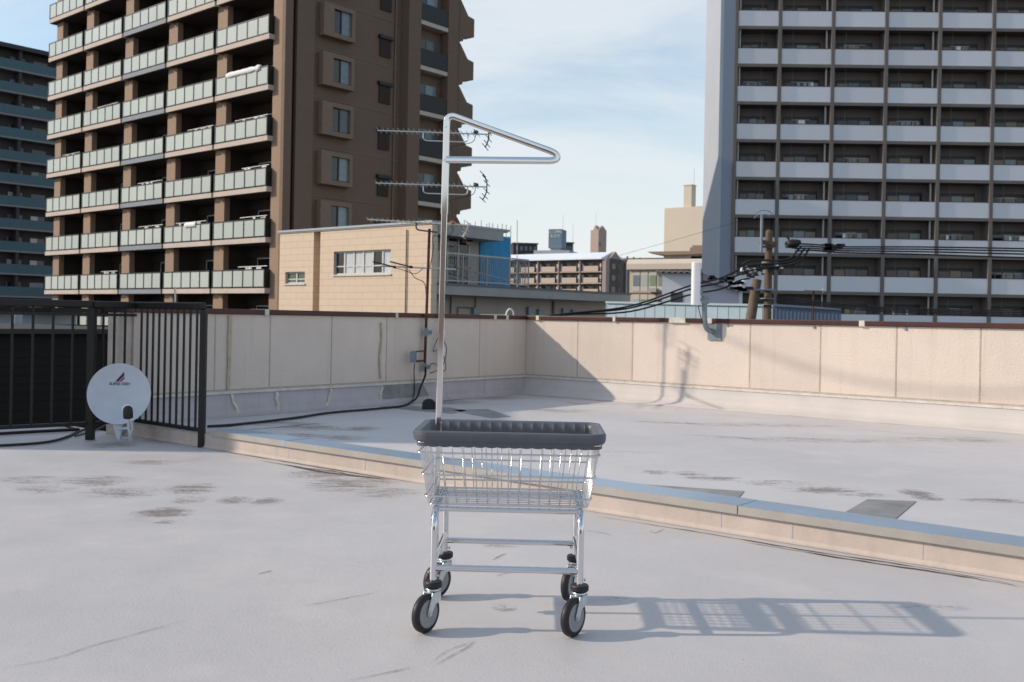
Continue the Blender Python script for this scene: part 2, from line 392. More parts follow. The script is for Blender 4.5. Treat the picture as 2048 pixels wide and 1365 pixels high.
# cracks and seams of the membrane, drawn as thin raised ribbons
def ribbon(b, pts, w, z, jit=.6):
    pts = smooth_path(pts, 8); vs = []; n = len(pts)
    for i, p in enumerate(pts):
        d = (pts[min(i + 1, n - 1)] - pts[max(i - 1, 0)]).normalized(); s = Vector((-d.y, d.x, 0))
        ww = w * 1.35 * (.35 + jit * random.random()) * min(1, 4 * min(i + .15, n - 1 - i + .15) / n)
        j = s * random.uniform(-w, w) * .8
        vs += [Vector((p.x, p.y, z)) + s * ww + j, Vector((p.x, p.y, z)) - s * ww + j]
    b.add(vs, [(2 * i, 2 * i + 1, 2 * i + 3, 2 * i + 2) for i in range(n - 1)])
crackm = mat('membrane_crack', (0.11, 0.085, 0.07), .9, var=.3)
b = MB()
for line, w in (([(690, 1364), (770, 1348), (830, 1335)], .0014), ([(868, 1334), (905, 1312), (935, 1296), (951, 1282)], .0013), ([(860, 1330), (890, 1306), (925, 1292), (945, 1284)], .0009),
                ([(0, 1340), (110, 1318), (185, 1293), (270, 1270), (385, 1238)], .0013), ([(985, 1122), (1000, 1113), (1014, 1108)], .0022), ([(515, 1150), (545, 1142)], .003),
                ([(990, 1155), (1010, 1148), (1030, 1145)], .0018), ([(1300, 1062), (1310, 1067), (1330, 1058)], .002), ([(600, 1215), (680, 1200), (760, 1185)], .0014), ([(1165, 1062), (1200, 1066), (1225, 1072)], .0018)):
    ribbon(b, [G(x, y) for x, y in line], w, .003)
for k in range(7):
    y0 = k * 2.2
    ribbon(b, [G(520 + k * 22 + random.uniform(-10, 10), 922 + k * 4.6), G(580 + k * 26, 932 + k * 4.2 + random.uniform(-3, 3)), G(640 + k * 24, 946 + k * 2.6)], .006, .003)
ribbon(b, [K0 + kd * (t * .55) - kn * .035 for t in range(5)], .008, .003)
ribbon(b, [G(1190, 1033), G(1400, 1066), G(1600, 1100), G(1800, 1130), G(2048, 1172)], .005, .003, .9)
ribbon(b, [G(1480, 1084), G(1700, 1120), G(1900, 1150), G(2048, 1176)], .006, .003, .9)
struct(b.build('roof_membrane_cracks', crackm))
b = MB()
for line, w in (([(880, 803), (940, 797), (1000, 790)], .02), ([(1020, 788), (1060, 785), (1095, 788)], .015), ([(430, 858), (520, 846), (620, 836)], .012), ([(470, 862), (560, 855), (660, 845)], .008),
                ([(1130, 805), (1165, 809), (1180, 808)], .01), ([(1250, 842), (1330, 846), (1420, 850)], .006), ([(1360, 870), (1460, 874), (1520, 882)], .005), ([(1700, 858), (1840, 870), (2048, 882)], .004)):
    ribbon(b, [G(x, y, ZU) for x, y in line], w, ZU + .003)
struct(b.build('upper_roof_cracks', crackm))
# grey repair coats brushed on the upper deck
def patch(name, poly):
    b = MB(); b.prism([(q.x, q.y) for q in (G(x, y, ZU) for x, y in poly)], ZU + .001, ZU + .004); return struct(b.build(name, patch_m))
patch('floor_repair_coat', [(1690, 1026), (1735, 1000), (1832, 1004), (1790, 1040), (1740, 1034)])
patch('floor_repair_coat', [(1200, 964), (1300, 971), (1488, 984), (1477, 997), (1380, 986)])
patch('floor_repair_coat', [(905, 821), (975, 819), (1022, 834), (984, 837), (945, 830)])
patch('floor_repair_coat', [(760, 814), (800, 812), (900, 816), (935, 822), (905, 828), (830, 822)])

# ------------------------------------------------------------------ parapet walls
ZT, ZP = EYE + .045, .347       # top of coping, foot of the panels
def parapet(name, label, org, ang, x0, x1, seams, up_mat, clips, flip):
    """local x along the wall, y outward, z up"""
    t = thing(name, label, 'wall', (org.x, org.y, 0), ang)
    b = MB(); b.box(x0, x1, .012, .2, -.1, ZT - .05); b.build('wall_core', stucco_plain, t)
    edges = [x0] + sorted(seams) + [x1]
    for a, c in zip(edges, edges[1:]):
        b = MB(); b.box(a + .0068, c - .0068, 0, .0115, ZP, ZT - .052); b.build('panel', stucco, t, bevel=.002)
    b = MB()
    for q in sorted(seams): b.box(q - .005, q + .005, -.0006, .0115, ZP, ZT - .054)
    b.box(x0, x1, -.002, .0115, ZP - .018, ZP - .001)
    b.build('sealant_joint', sealant, t)
    b = MB(); b.box(x0, x1, -.03, .23, ZT - .05, ZT); b.build('coping', maroon, t, bevel=.006)
    b = MB(); b.box(x0, x1, -.010, .0115, ZP - .042, ZP - .0175); n = int((x1 - x0) / .3)
    for i in range(n):
        xx = x0 + .1 + i * .3; b.cyl((xx, -.014, ZP - .03), (xx, -.010, ZP - .03), .006, 6)
    b.build('fixing_strip', trim_m, t)
    b = MB(); prof = [(.0115, ZP - .044), (-.004, ZP - .044), (-.006, ZU + .07), (-.018, ZU + .03), (-.05, ZU + .008), (-.11, ZU + .002), (.0115, ZU - .05)]
    if flip: prof = [(.0115, ZP - .044), (-.004, ZP - .044), (-.008, ZU + .10), (-.03, ZU + .05), (-.09, ZU + .018), (-.2, ZU + .002), (.0115, ZU - .05)]
    k = len(prof); vs = []; m_ = int((x1 - x0) / .1)
    for i in range(m_ + 1):
        xx = x0 + (x1 - x0) * i / m_; w = 1 + .12 * math.sin(i * .9) * math.sin(i * .37)
        vs += [Vector((xx, y * (w if y < -.01 else 1), z)) for y, z in prof]
    b.add(vs, [(i * k + j, i * k + (j + 1) % k, (i + 1) * k + (j + 1) % k, (i + 1) * k + j) for i in range(m_) for j in range(k)], True)
    b.build('upstand', up_mat, t)
    for q, w, col in clips:
        b = MB(); b.box(q - w / 2, q + w / 2, -.036, .2, ZT - .058, ZT + .004); b.build('joint_cover', col, t, bevel=.004)
    return t
def along(px, wall_org, d, py=700):
    """distance along a wall whose line passes wall_org with direction d, seen at pixel column px"""
    a, _ = unroll(px, py)
    return (a * wall_org.y - wall_org.x) / (d.x - a * d.y)
clipc = mat('bare_joint_cover', (.60, .55, .46), .6, var=.2, scale=20)
sl_ = [along(q, CORNER, vL) for q in (540, 663, 773, 959)] + [along(430, CORNER, vL)]
# left wall's local x runs along +vL reversed: use heading so that x goes from near end to the corner, y outward (to the left)
leftw = parapet('parapet_wall', 'shaded cream parapet wall with pale sealant strips, from the fence to the roof corner',
                CORNER, math.atan2(vL.y, vL.x), -WL, 0, [q for q in sl_], upstand_m,
                [(along(q, CORNER, vL, 630), w, clipc) for q, w in ((530, .05), (790, .04), (987, .05), (1011, .05))], False)
b = MB(); b.box(-WL - .12, -WL, .02, .2, -.1, ZT - .055); b.build('wall_end', stucco_plain, leftw)
b = MB(); b.box(-WL - .14, -WL - .002, -.03, .23, ZT - .05, ZT); b.build('coping', maroon, leftw, bevel=.006)
# repaired strips of sealant on the upstand and the wall
def strip_on_left(pts, m, w, nm):
    b = MB(); vs = []
    for x, z in pts:
        ww = w * random.uniform(.8, 1.25); vs += [Vector((x - ww, -.012 - .006, z)), Vector((x + ww, -.018, z)), Vector((x + ww, -.002, z)), Vector((x - ww, -.002, z))]
    n = len(pts)
    b.add(vs, [(4 * i + j, 4 * i + (j + 1) % 4, 4 * i + 4 + (j + 1) % 4, 4 * i + 4 + j) for i in range(n - 1) for j in range(4)] + [(0, 1, 2, 3), (4 * n - 4, 4 * n - 1, 4 * n - 2, 4 * n - 3)])
    return b.build(nm, m, leftw)
for p0, p1 in ((462, 478), (551, 556), (660, 651), (762, 756)):
    xa, xb = along(p0, CORNER, vL, 790), along(p1, CORNER, vL, 825)
    strip_on_left([(xa + (xb - xa) * (k / 6) ** 1.5 + .008 * math.sin(k * 2.1), .300 - (.300 - ZU - .015) * k / 6) for k in range(7)], palesealant, .016, 'sealant_strip')
x_ = along(760, CORNER, vL, 700); strip_on_left([(x_ + .012 * math.sin(k), 1.0 - .62 * k / 7) for k in range(8)], sealant, .011, 'sealant_strip')
x_ = along(458, CORNER, vL, 700); strip_on_left([(x_ - .008 * k / 7, 1.05 - .70 * k / 7) for k in range(8)], sealant, .018, 'sealant_strip')
b = MB(); xa, xb = along(764, CORNER, vL, 790), along(855, CORNER, vL, 790)
b.add([(xa, -.0085, .302), (xb - .1, -.0085, .302), (xb, -.0105, .17), (xb + .02, -.0125, ZU + .06), (xa + .03, -.0125, ZU + .06), (xa - .02, -.0105, .17)], [(5, 4, 3, 2, 1, 0)])
o = b.build('repair_coat', patch_m, leftw); sdf = o.modifiers.new('t', 'SOLIDIFY'); sdf.thickness = .006; sdf.offset = 0
rs = [along(q, CORNER, uR) for q in (1155, 1265, 1500, 1641, 1793, 1961)]
rs += [rs[-1] + .95 * k for k in range(1, 6)]
rightw = parapet('parapet_wall', 'sunlit cream parapet wall with maroon coping, right of the roof corner', CORNER, AR, 0, 10, rs, upstand_w,
                 [(along(q, CORNER, uR, 640), w, clipc) for q, w in ((1078, .05), (1231, .04), (1357, .22), (1422, .06), (1726, .06))], True)
b = MB()
for q in (1455, 1628, 1811):
    xx = along(q, CORNER, uR, 660); b.box(xx - .012, xx + .012, -.016, -.001, ZT - .085, ZT - .056)
b.build('coping_clip', bracket_m, rightw)

# ------------------------------------------------------------------ kerb between the two decks
kt = thing('roof_kerb', 'low cream kerb capped with blue-grey sheet metal between the two roof decks', 'kerb', (K0.x, K0.y, 0), KA)
KL = (K1 - K0).length + 6
b = MB(); n = 40
b.box(-1.6, KL, 0, .2, -.02, .108); b.build('kerb_wall', kerb_m, kt)
b = MB(); b.prism([(0, 0), (.0, .022), (-.008, .008), (-.022, .002)], -1.5, KL, Matrix(((0, 0, 1, 0), (1, 0, 0, 0), (0, 1, 0, 0), (0, 0, 0, 1))))
b.build('kerb_fillet', kerb_m, kt)
jx = (G(581, 880, .15) - K0).dot(kd)
cuts = [-.05, jx, jx + 3.6, jx + 7.2, KL]
for a, c in zip(cuts, cuts[1:]):
    b = MB(); b.box(a + .003, c - .003, -.018, .215, .108, .148)
    b.m = 1; b.box(a + .003, c - .003, -.0205, -.0182, .106, .1478)
    b.build('kerb_cap', [sheetmetal, sheetedge], kt)
b = MB(); b.box(jx - .02, jx + .02, -.0215, .218, .107, .1505); b.build('cap_joint', sheetmetal, kt)
b = MB()
for px in (520, 850, 1512, 1700, 1995): xx = (G(px, 1040 if px > 1000 else 930) - K0).dot(kd); b.box(xx - .005, xx + .005, -.0015, .0, .023, .106)
b.build('render_joint', upstand_m, kt)

# ------------------------------------------------------------------ black railing
fA = G(403, 895); fB = G(180, 880); fC = Vector((-3.24, 8.58, 0)); fD = fB + Vector((-.53, -.41, 0)) * 1.35
ft = thing('black_railing', 'black metal balustrade with thin uprights at the left edge of the roof', 'railing', fC)
def rel(p): return Vector(p) - fC
TOPZ = 1.155
def section(a, c, posts, nb, two):
    b = MB(); b.beam(rel(a) + Vector((0, 0, TOPZ - .03)), rel(c) + Vector((0, 0, TOPZ - .03)), .05, .06); b.build('top_rail', blackmetal, ft, bevel=.012)
    b = MB(); b.beam(rel(a) + Vector((0, 0, .136)), rel(c) + Vector((0, 0, .136)), .035, .03); b.build('bottom_rail', blackmetal, ft)
    if two:
        b = MB(); b.beam(rel(a) + Vector((0, 0, TOPZ - .115)), rel(c) + Vector((0, 0, TOPZ - .115)), .03, .022); b.build('second_rail', blackmetal, ft)
    mb = MB(); mb.box(-.008, .008, -.008, .008, .15, TOPZ - .06); pr = None
    for i in range(1, nb):
        p = rel(a).lerp(rel(c), i / nb)
        if pr is None: pr = mb.build('baluster', blackmetal, ft, p)
        else: copy_part(pr, ft, p)
    for p, w in posts:
        b = MB(); q = rel(p); b.box(q.x - w / 2, q.x + w / 2, q.y - w / 2, q.y + w / 2, 0, TOPZ - .062); b.build('post', blackmetal, ft)
section(fA, fC, [(fA, .048)], 11, False)
section(fC, fB, [(fB, .058)], 4, True)
section(fB, fD, [(fD, .06)], 6, True)

# ------------------------------------------------------------------ satellite dish
DC = P(238, 788, 8.05)
dt = thing('satellite_dish', 'round pale grey satellite dish with black feed horn standing before the black railing', 'satellite dish', (DC.x, DC.y, 0))
nrm = Vector((.16, -1, .12)).normalized()
dq = nrm.to_track_quat('Z', 'Y').to_matrix().to_4x4(); DM = Matrix.Translation((0, 0, DC.z)) @ dq
xax = (dq @ Vector((1, 0, 0)))
RD = .243
def dz(r): return -.055 * (1 - (r / RD) ** 2)
b = MB(); prof = [(r, dz(r)) for r in [RD * i / 14 for i in range(1, 15)]] + [(RD + .004, .002), (RD + .004, -.008)] + [(r, dz(r) - .008) for r in [RD * i / 14 for i in range(14, 0, -1)]]
b.lathe(prof, DM, 56); b.build('reflector', dish_m, dt)
# print on the dish, laid on its curved face
up3 = (Vector((0, 0, 1)) - nrm * nrm.z).normalized(); rt3 = up3.cross(nrm); rt3.normalize()
def on_dish(x, y):
    r = math.hypot(x, y); return Vector((0, 0, DC.z)) + rt3 * x + up3 * y + nrm * (dz(r) + .0015)
def dish_poly(name, poly, m):
    b = MB(); k = len(poly); vs = [on_dish(x, y) for x, y in poly]; b.add(vs + [v + nrm * .0008 for v in vs], [tuple(range(k, 2 * k))] + [(i, (i + 1) % k, k + (i + 1) % k, k + i) for i in range(k)])
    return b.build(name, m, dt)
sx = -.002
dish_poly('logo', [(sx - .040, .100), (sx - .018, .100), (sx + .030, .152), (sx + .030, .176), (sx + .026, .176)], navy)
dish_poly('logo', [(sx - .012, .100), (sx + .008, .100), (sx + .030, .122), (sx + .030, .147)], redp)
def text_mesh(body, size, bold=0.0):
    c = bpy.data.curves.new('txt', 'FONT'); c.body = body; c.size = size; c.align_x = 'CENTER'; c.offset = bold; c.resolution_u = 3
    o = bpy.data.objects.new('txt', c); COL.objects.link(o)
    dg = bpy.context.evaluated_depsgraph_get(); me = o.evaluated_get(dg).to_mesh()
    vs = [v.co.copy() for v in me.vertices]; fs = [list(p.vertices) for p in me.polygons]
    o.evaluated_get(dg).to_mesh_clear(); bpy.data.objects.remove(o); bpy.data.curves.remove(c)
    return vs, fs
for body, size, y0, w in (('SUPER DISH', .031, .072, 1.0), ('SATELLITE', .008, .074, 1.0)):
    if body != 'SUPER DISH': continue
    vs, fs = text_mesh(body, size, .0011); b = MB(); b.add([on_dish(v.x * .98 - .008, v.y + y0) for v in vs], fs); b.build('lettering', greyprint, dt)
LN = P(256, 824, 7.78) - Vector((DC.x, DC.y, 0)); 
b = MB(); axis = (Vector((0, 0, DC.z)) - LN).normalized(); q = axis.to_track_quat('Z', 'Y').to_matrix().to_4x4()
b.lathe([(.030, -.052), (.037, -.048), (.037, .012), (.033, .030), (.022, .043), (.008, .048)], Matrix.Translation(LN) @ Matrix.Rotation(R(8), 4, 'X'), 22); b.build('feed_horn', rubber, dt)
b = MB(); b.lathe([(.034, -.01), (.040, .0), (.040, .022), (.03, .028)], Matrix.Translation(LN + Vector((-.014, .03, .012))) @ q, 20); b.build('feed_cap', whiteplastic, dt)
foot = Vector((0, 0, DC.z)) - up3 * RD * .98 - nrm * .03
b = MB(); b.tube(bend([LN + Vector((0, .01, -.04)), LN + Vector((-.004, .03, -.13)), foot + Vector((.03, -.06, -.04)), foot - nrm * .02], .03), .011, 8); b.build('feed_arm', dish_m, dt)
b = MB(); b.tube(smooth_path([LN + Vector((.01, 0, -.05)), LN + Vector((.03, .02, -.12)), LN + Vector((.01, .03, -.17)), LN + Vector((-.012, .03, -.12)), LN + Vector((-.005, .05, -.2)), foot + Vector((.03, .0, -.12))]), .004, 6); b.build('feed_cable', cable_w, dt)
b = MB(); b.tube(bend([Vector((0, 0, DC.z)) - nrm * .07, Vector((0, 0, DC.z)) - nrm * .16 - up3 * .02, Vector((.02, .22, DC.z - .1))], .03), .022, 10)
b.tube([Vector((.02, .22, 0)), Vector((.02, .22, DC.z + .05))], .02, 10); b.build('mast', dish_m, dt)
b = MB(); b.prism([(-.045, 0), (.03, 0), (.01, -.13), (-.008, -.13)], -.012, .012, Matrix.Translation(foot + Vector((.005, -.005, .0))) @ Matrix.Rotation(R(90), 4, 'X')); b.build('base_bracket', dish_m, dt)

# ------------------------------------------------------------------ laundry cart
CT = thing('laundry_cart', 'chrome wire laundry cart with grey plastic rim and tall hanging bar', 'laundry cart', (.003, 3.615, 0), R(-1.6))
LX, LY, TR = .2505, .212, .0122
for s in (-1, 1):
    b = MB(); x = s * LX
    b.tube(bend([(x, -LY, .165), (x, -LY, .405), (x, LY, .405), (x, LY, .165)], .07, 8), TR, 14); b.build('side_frame', chrome, CT)
    b = MB(); b.cyl((x, -LY, .236), (x, LY, .236), .0105, 12); b.build('lower_side_rail', chrome, CT)
    b = MB(); b.box(x - .013, x + .013, -.15, .15, .4185, .4215); b.build('basket_plate', zinc, CT)
for s in (-1, 1):
    b = MB(); b.cyl((-LX, s * LY, .213), (LX, s * LY, .213), .0112, 14); b.build('lower_rail', chrome, CT)
    b = MB(); b.cyl((-LX, s * (LY - .055), .405), (LX, s * (LY - .055), .405), .0095, 12); b.build('upper_rail', chrome, CT)
b = MB()
for sx_ in (-1, 1):
    for sy in (-1, 1):
        for k in (0, 1):
            b.cyl((sx_ * LX + (-.02 if k else .014), sy * LY, .185 + .012 * k), (sx_ * LX + (-.014 if k else .02), sy * LY, .185 + .012 * k), .005, 8)
b.build('bolt', zinc, CT)
def caster(x, y, ang):
    M = Matrix.Translation((x, y, 0)) @ Matrix.Rotation(ang, 4, 'Z')   # local +x: trailing direction
    b = MB(); b.lathe([(.012, .146), (.024, .145), (.027, .139), (.020, .134)], M, 20)
    for s in (-1, 1):
        T = M @ Matrix.Translation((0, s * .0185, 0)) @ Matrix.Rotation(R(90), 4, 'X')
        b.prism([(-.020, .134), (.026, .134), (.050, .070), (.046, .058), (.034, .056), (.010, .092), (-.020, .100)], -.0012, .0012, T)
    b.box(-.020, .026, -.0197, .0197, .1315, .134, M)
    b.cyl(M @ Vector((.038, -.024, .0655)), M @ Vector((.038, .024, .0655)), .006, 10)
    c = b.build('caster', zinc, CT)
    b = MB(); b.lathe([(.013, .146), (.029, .147), (.0315, .151), (.0315, .164), (.029, .168), (.0125, .169)], M, 40, smooth=False); b.build('bumper_ring', rubber, c)
    A = M @ Matrix.Translation((.038, 0, .0655)) @ Matrix.Rotation(R(90), 4, 'X')
    b = MB(); b.lathe([(.047, -.0135), (.058, -.014), (.0635, -.010), (.0655, 0), (.0635, .010), (.058, .014), (.047, .0135)], A, 40, caps=False); b.build('tyre', rubber, c)
    b = MB(); b.lathe([(.008, -.0130), (.030, -.0120), (.043, -.0128), (.0475, -.0140), (.0478, 0), (.0475, .0140), (.043, .0128), (.030, .0120), (.008, .0130)], A, 36); b.build('wheel_hub', hubgrey, c)
caster(-LX, -LY, R(238)); caster(LX, -LY, R(236)); caster(-LX, LY, R(229)); caster(LX, LY, R(243))

# basket: verticals, loops, floor grid
BZ, TZ = .428, .640
def half(z):
    t = (z - BZ) / (.605 - BZ); return .279 + (.309 - .279) * t, .178 + (.195 - .178) * t
def loop(hx, hy, z, r=.016, n=5):
    out = []
    for cx, cy, a0 in ((hx - r, hy - r, 0), (-hx + r, hy - r, 90), (-hx + r, -hy + r, 180), (hx - r, -hy + r, 270)):
        for k in range(n + 1):
            a = R(a0 + 90 * k / n); out.append(Vector((cx + r * math.cos(a), cy + r * math.sin(a), z)))
    return out
bk = MB()
hx, hy = half(BZ)
b = MB()
for z in (.604, .528, .452):
    ex, ey = half(z); b.tube(loop(ex + .0048, ey + .0048, z), .0034, 8, closed=True)
ex, ey = half(TZ); b.tube(loop(ex, ey, TZ), .003, 6, closed=True)
b.tube(loop(hx - .004, hy - .004, BZ - .005, .02), .003, 6, closed=True)
basket = b.build('basket', wire_m, CT)
b = MB(); nx, ny = 15, 10
tx, ty = half(TZ)
for i in range(nx):
    f = -1 + 2 * (i + .5) / nx
    for s in (-1, 1):
        b.tube([(f * (hx - .012), s * (hy - .016), BZ), (f * (hx - .012), s * hy, BZ + .004), (f * (tx - .02), s * ty, TZ)], .0020, 6)
    b.cyl((f * (hx - .012), -hy + .016, BZ), (f * (hx - .012), hy - .016, BZ), .0020, 6)
for i in range(ny):
    f = -1 + 2 * (i + .5) / ny
    for s in (-1, 1):
        b.tube([(s * (hx - .016), f * (hy - .012), BZ - .0035), (s * hx, f * (hy - .012), BZ), (s * tx, f * (ty - .02), TZ)], .0020, 6)
for i in range(9):
    f = -1 + 2 * (i + .5) / 9; b.cyl((-hx + .01, f * (hy - .01), BZ - .0038), (hx - .01, f * (hy - .01), BZ - .0038), .0022, 6)
b.build('basket_wires', wire_m, basket)
# moulded rim with ribs inside and a scalloped lower edge
b = MB(); RX, RY, RZ = .3345, .2145, .679
def rim_path(nl):
    pts = []; r = .055; hx_, hy_ = RX, RY
    def arc(cx, cy, a0):
        for k in range(18):
            a = R(a0 + 90 * k / 18); pts.append((Vector((cx, cy, 0)), Vector((math.cos(a), math.sin(a), 0)), r, None))
    def seg(p, q, nrm_, ribs):
        n_ = int((q - p).length / .0028)
        for k in range(n_): pts.append((p.lerp(q, k / n_), nrm_, 0, (k / n_) * ribs))
    seg(Vector((hx_, -hy_ + r, 0)), Vector((hx_, hy_ - r, 0)), Vector((1, 0, 0)), 8); arc(hx_ - r, hy_ - r, 0)
    seg(Vector((hx_ - r, hy_, 0)), Vector((-hx_ + r, hy_, 0)), Vector((0, 1, 0)), 14); arc(-hx_ + r, hy_ - r, 90)
    seg(Vector((-hx_, hy_ - r, 0)), Vector((-hx_, -hy_ + r, 0)), Vector((-1, 0, 0)), 8); arc(-hx_ + r, -hy_ + r, 180)
    seg(Vector((-hx_ + r, -hy_, 0)), Vector((hx_ - r, -hy_, 0)), Vector((0, -1, 0)), 14); arc(hx_ - r, -hy_ + r, 270)
    return pts
rp = rim_path(0); vs = []; prof_n = 0
for c, nv, r, rib in rp:
    s = abs(math.sin(math.pi * rib)) if rib is not None else .55
    e = s ** .6; bot = .625 + .004 * (1 - e); ins = .030 + .007 * (1 - e)
    prof = [(-.004, RZ), (.0, RZ - .004), (.001, RZ - .014), (-.002, RZ - .030), (-.006, RZ - .035), (-.0105, RZ - .036), (-.0125, RZ - .042), (-.0135, bot), (-.0165, bot - .001), (-.020 - .003 * (1 - e), bot + .008), (-ins, RZ - .040), (-ins - .001, RZ - .016), (-.022, RZ - .002), (-.013, RZ + .001)]
    prof_n = len(prof)
    for o_, z in prof: vs.append(c + nv * (r + o_) + Vector((0, 0, z)))
n_ = len(rp)
b.add(vs, [(i * prof_n + j, i * prof_n + (j + 1) % prof_n, ((i + 1) % n_) * prof_n + (j + 1) % prof_n, ((i + 1) % n_) * prof_n + j) for i in range(n_) for j in range(prof_n)], True)
for i_ in range(len(b.sm)):
    if i_ % prof_n in (0, 1, 2, 3, 4, 5, 6, 7, 8, 12): b.sm[i_] = False
b.build('rim', greyplastic, CT)
# pole and hanging bar
b = MB(); pb, pt_ = Vector((-.2665, .0, .205)), Vector((-.249, -.045, 1.772)); pd = (pt_ - pb).normalized()
b.tube([pb, pb.lerp(pt_, .82)], .0103, 40, sq=.86); b.build('pole', chrome, CT)
b = MB(); b.tube([pb.lerp(pt_, .79), pb.lerp(pt_, .905)], .0122, 40, sq=.86)
hb = pb.lerp(pt_, .905)
tipz = 1.640
b.build('pole_sleeve', chrome, CT)
b = MB()
b.tube(bend([pb.lerp(pt_, .90), pt_ + pd * .030, Vector((.150, -.05, 1.664)), Vector((.150, -.05, 1.638)), Vector((-.248, -.05, 1.636))], .036, 9), .0115, 40, sq=.78); b.build('hanging_bar', chrome, CT)
b = MB(); q = pb.lerp(pt_, .912); b.cyl(q + Vector((0, -.012, .0)), q + Vector((0, -.0165, .0)), .006, 10)
b.cyl(q + Vector((.0, -.012, .118)), q + Vector((0, -.0155, .118)), .004, 8); b.build('rivet', zinc, CT)
b = MB(); b.cbox(pb + Vector((.012, -.004, .024)), .03, .05, .03); b.build('pole_clamp', zinc, CT)

# ------------------------------------------------------------------ aerial masts on the left parapet
def wallL(px, off, py=700):
    t = along(px, CORNER, vL, py); n = Vector((vL.y, -vL.x, 0)); p = CORNER + vL * t + n * off; p.z = 0; return p
def yagi(parent, M, length, elems, col, nm='aerial', fold=False):
    """boom runs along local x; reflector at +x"""
    b = MB(); b.cyl(M @ Vector((-length * .84, 0, 0)), M @ Vector((length * .16, 0, 0)), .0085, 8); bo = b.build(nm, col, parent)
    b = MB()
    for i in range(elems):
        x = -length * .82 + length * .93 * i / elems; h = .095
        b.cyl(M @ Vector((x - .018, -h, .014)), M @ Vector((x + .018, h, -.014)), .0036, 5)
    b.build('director_rods', col, bo)
    return bo
def ubracket(b, M, x0, x1, drop):
    b.tube(bend([M @ Vector((x0, 0, -.01)), M @ Vector((x0, 0, -drop)), M @ Vector((x1, 0, -drop)), M @ Vector((x1, 0, -.01))], .06), .0075, 8)
m2 = wallL(878, .14); YM = m2.y
mt = thing('aerial_mast', 'thin mast behind the hanging bar carrying two long dark-tipped aerials against the tower', 'aerial mast', m2)
def relm(p): return Vector(p) - m2
ztop = P(888, 262, YM).z
qa, qb = P(877, 735, YM) - m2, P(889.5, 262, YM) - m2
b = MB(); b.cyl(qa, qb, .0125, 10); b.build('pole', alu, mt)
for py, x0, x1, tip in ((268, 755, 978, 1), (373, 752, 975, -1)):
    z = P(888, py, YM).z; xa, xb = P(x0, py, YM).x, P(x1, py, YM).x; ln = xb - xa
    M = Matrix.Translation((xa + .84 * ln - m2.x, -.03, z)) @ Matrix.Rotation(R(.9), 4, 'Y')
    bo = yagi(mt, M, ln, 20, alu)
    k0, k1 = P(847, py, YM).x - m2.x - (xa + .84 * ln - m2.x), P(936, py, YM).x - m2.x - (xa + .84 * ln - m2.x)
    b = MB(); ubracket(b, M, k0, k1, .10); b.build('boom_bracket', alu, bo)
    rx = P(952, py, YM).x - m2.x - (xa + .84 * ln - m2.x)
    b = MB(); b.lathe([(.008, -.012), (.03, -.006), (.032, .016), (.018, .03)], M @ Matrix.Translation((rx, 0, .012)) , 12); b.cyl(M @ Vector((rx - .02, -.11, .03)), M @ Vector((rx + .01, .11, .01)), .006, 6); b.build('dipole_box', darkalu, bo)
    b = MB(); ex = .155 * ln
    if tip > 0: seq = [(-.005, .055), (.004, .03), (.006, -.05), (-.012, -.11), (-.03, -.15)]
    else: seq = [(-.05, .15), (-.02, .10), (0, .04), (0, -.05), (-.02, -.11), (-.045, -.15)]
    b.tube([M @ Vector((ex + x, 0, z_)) for x, z_ in seq], .0085, 6)
    for x, z_ in seq: b.cyl(M @ Vector((ex + x - .03, -.16, z_ + .012)), M @ Vector((ex + x + .03, .16, z_ - .012)), .005, 5)
    b.build('reflector', darkalu, bo)
    b = MB(); b.tube(smooth_path([M @ Vector((rx, 0, 0)), M @ Vector((rx - .03, 0, -.09)), M @ Vector((rx - .14, -.01, -.13)), M @ Vector((rx - .30, -.01, -.17)), (.02, -.015, z - .22), (.016, -.015, z - .5)]), .0042, 5); b.build('lead', cable_m, bo)
b = MB()
for py in (668, 704): q = relm(P(886, py, YM - .02)); b.box(q.x - .018, q.x + .022, -.045, .01, q.z - .045, q.z + .05)
b.build('booster_box', whiteplastic, mt)
b = MB(); q = relm(P(884, 690, YM - .03))
b.tube(smooth_path([q + Vector((0, 0, .07)), q + Vector((.05, 0, -.02)), q + Vector((.045, 0, -.15)), q + Vector((.0, 0, -.26)), q + Vector((-.12, 0, -.33)), q + Vector((-.2, .0, -.30))]), .0045, 5)
b.tube(smooth_path([q + Vector((.01, 0, -.10)), q + Vector((.05, 0, -.24)), q + Vector((.03, 0, -.31)), q + Vector((-.03, 0, -.26)), q + Vector((-.1, 0, -.22)), q + Vector((-.2, 0, -.28))]), .0045, 5)
b.tube(smooth_path([q + Vector((-.05, 0, .08)), q + Vector((-.09, 0, -.02)), q + Vector((-.1, 0, -.08)), q + Vector((-.06, 0, -.06))]), .0045, 5)
b.build('lead', cable_m, mt)

m1 = wallL(850, .13, 740); Y1 = m1.y
mt1 = thing('rusty_aerial_mast', 'rusty reddish mast bracketed to the shaded wall, with a pale aerial near its top', 'aerial mast', m1)
b = MB(); p0, p1 = P(849, 742, Y1) - m1, P(859, 458, Y1) - m1; p0.y = p1.y = 0
b.cyl(p0, p1, .0165, 12); b.build('pole', rust_m, mt1)
b = MB()
for py in (665, 735):
    z = P(855, py, Y1).z; d = Vector((vL.x, vL.y, 0)); n = Vector((vL.y, -vL.x, 0))
    c = p0 + (p1 - p0) * ((z - p0.z) / (p1.z - p0.z))
    b.beam(c + n * .02 + Vector((0, 0, 0)), c + d * .22 - n * .09, .012, .045); b.beam(c + Vector((.004, -.02, -.05)), c + Vector((.004, -.02, .05)), .045, .01, (0, 1, 0))
b.build('wall_bracket', bracket_m, mt1)
q = P(828, 714, Y1 - .20) - m1
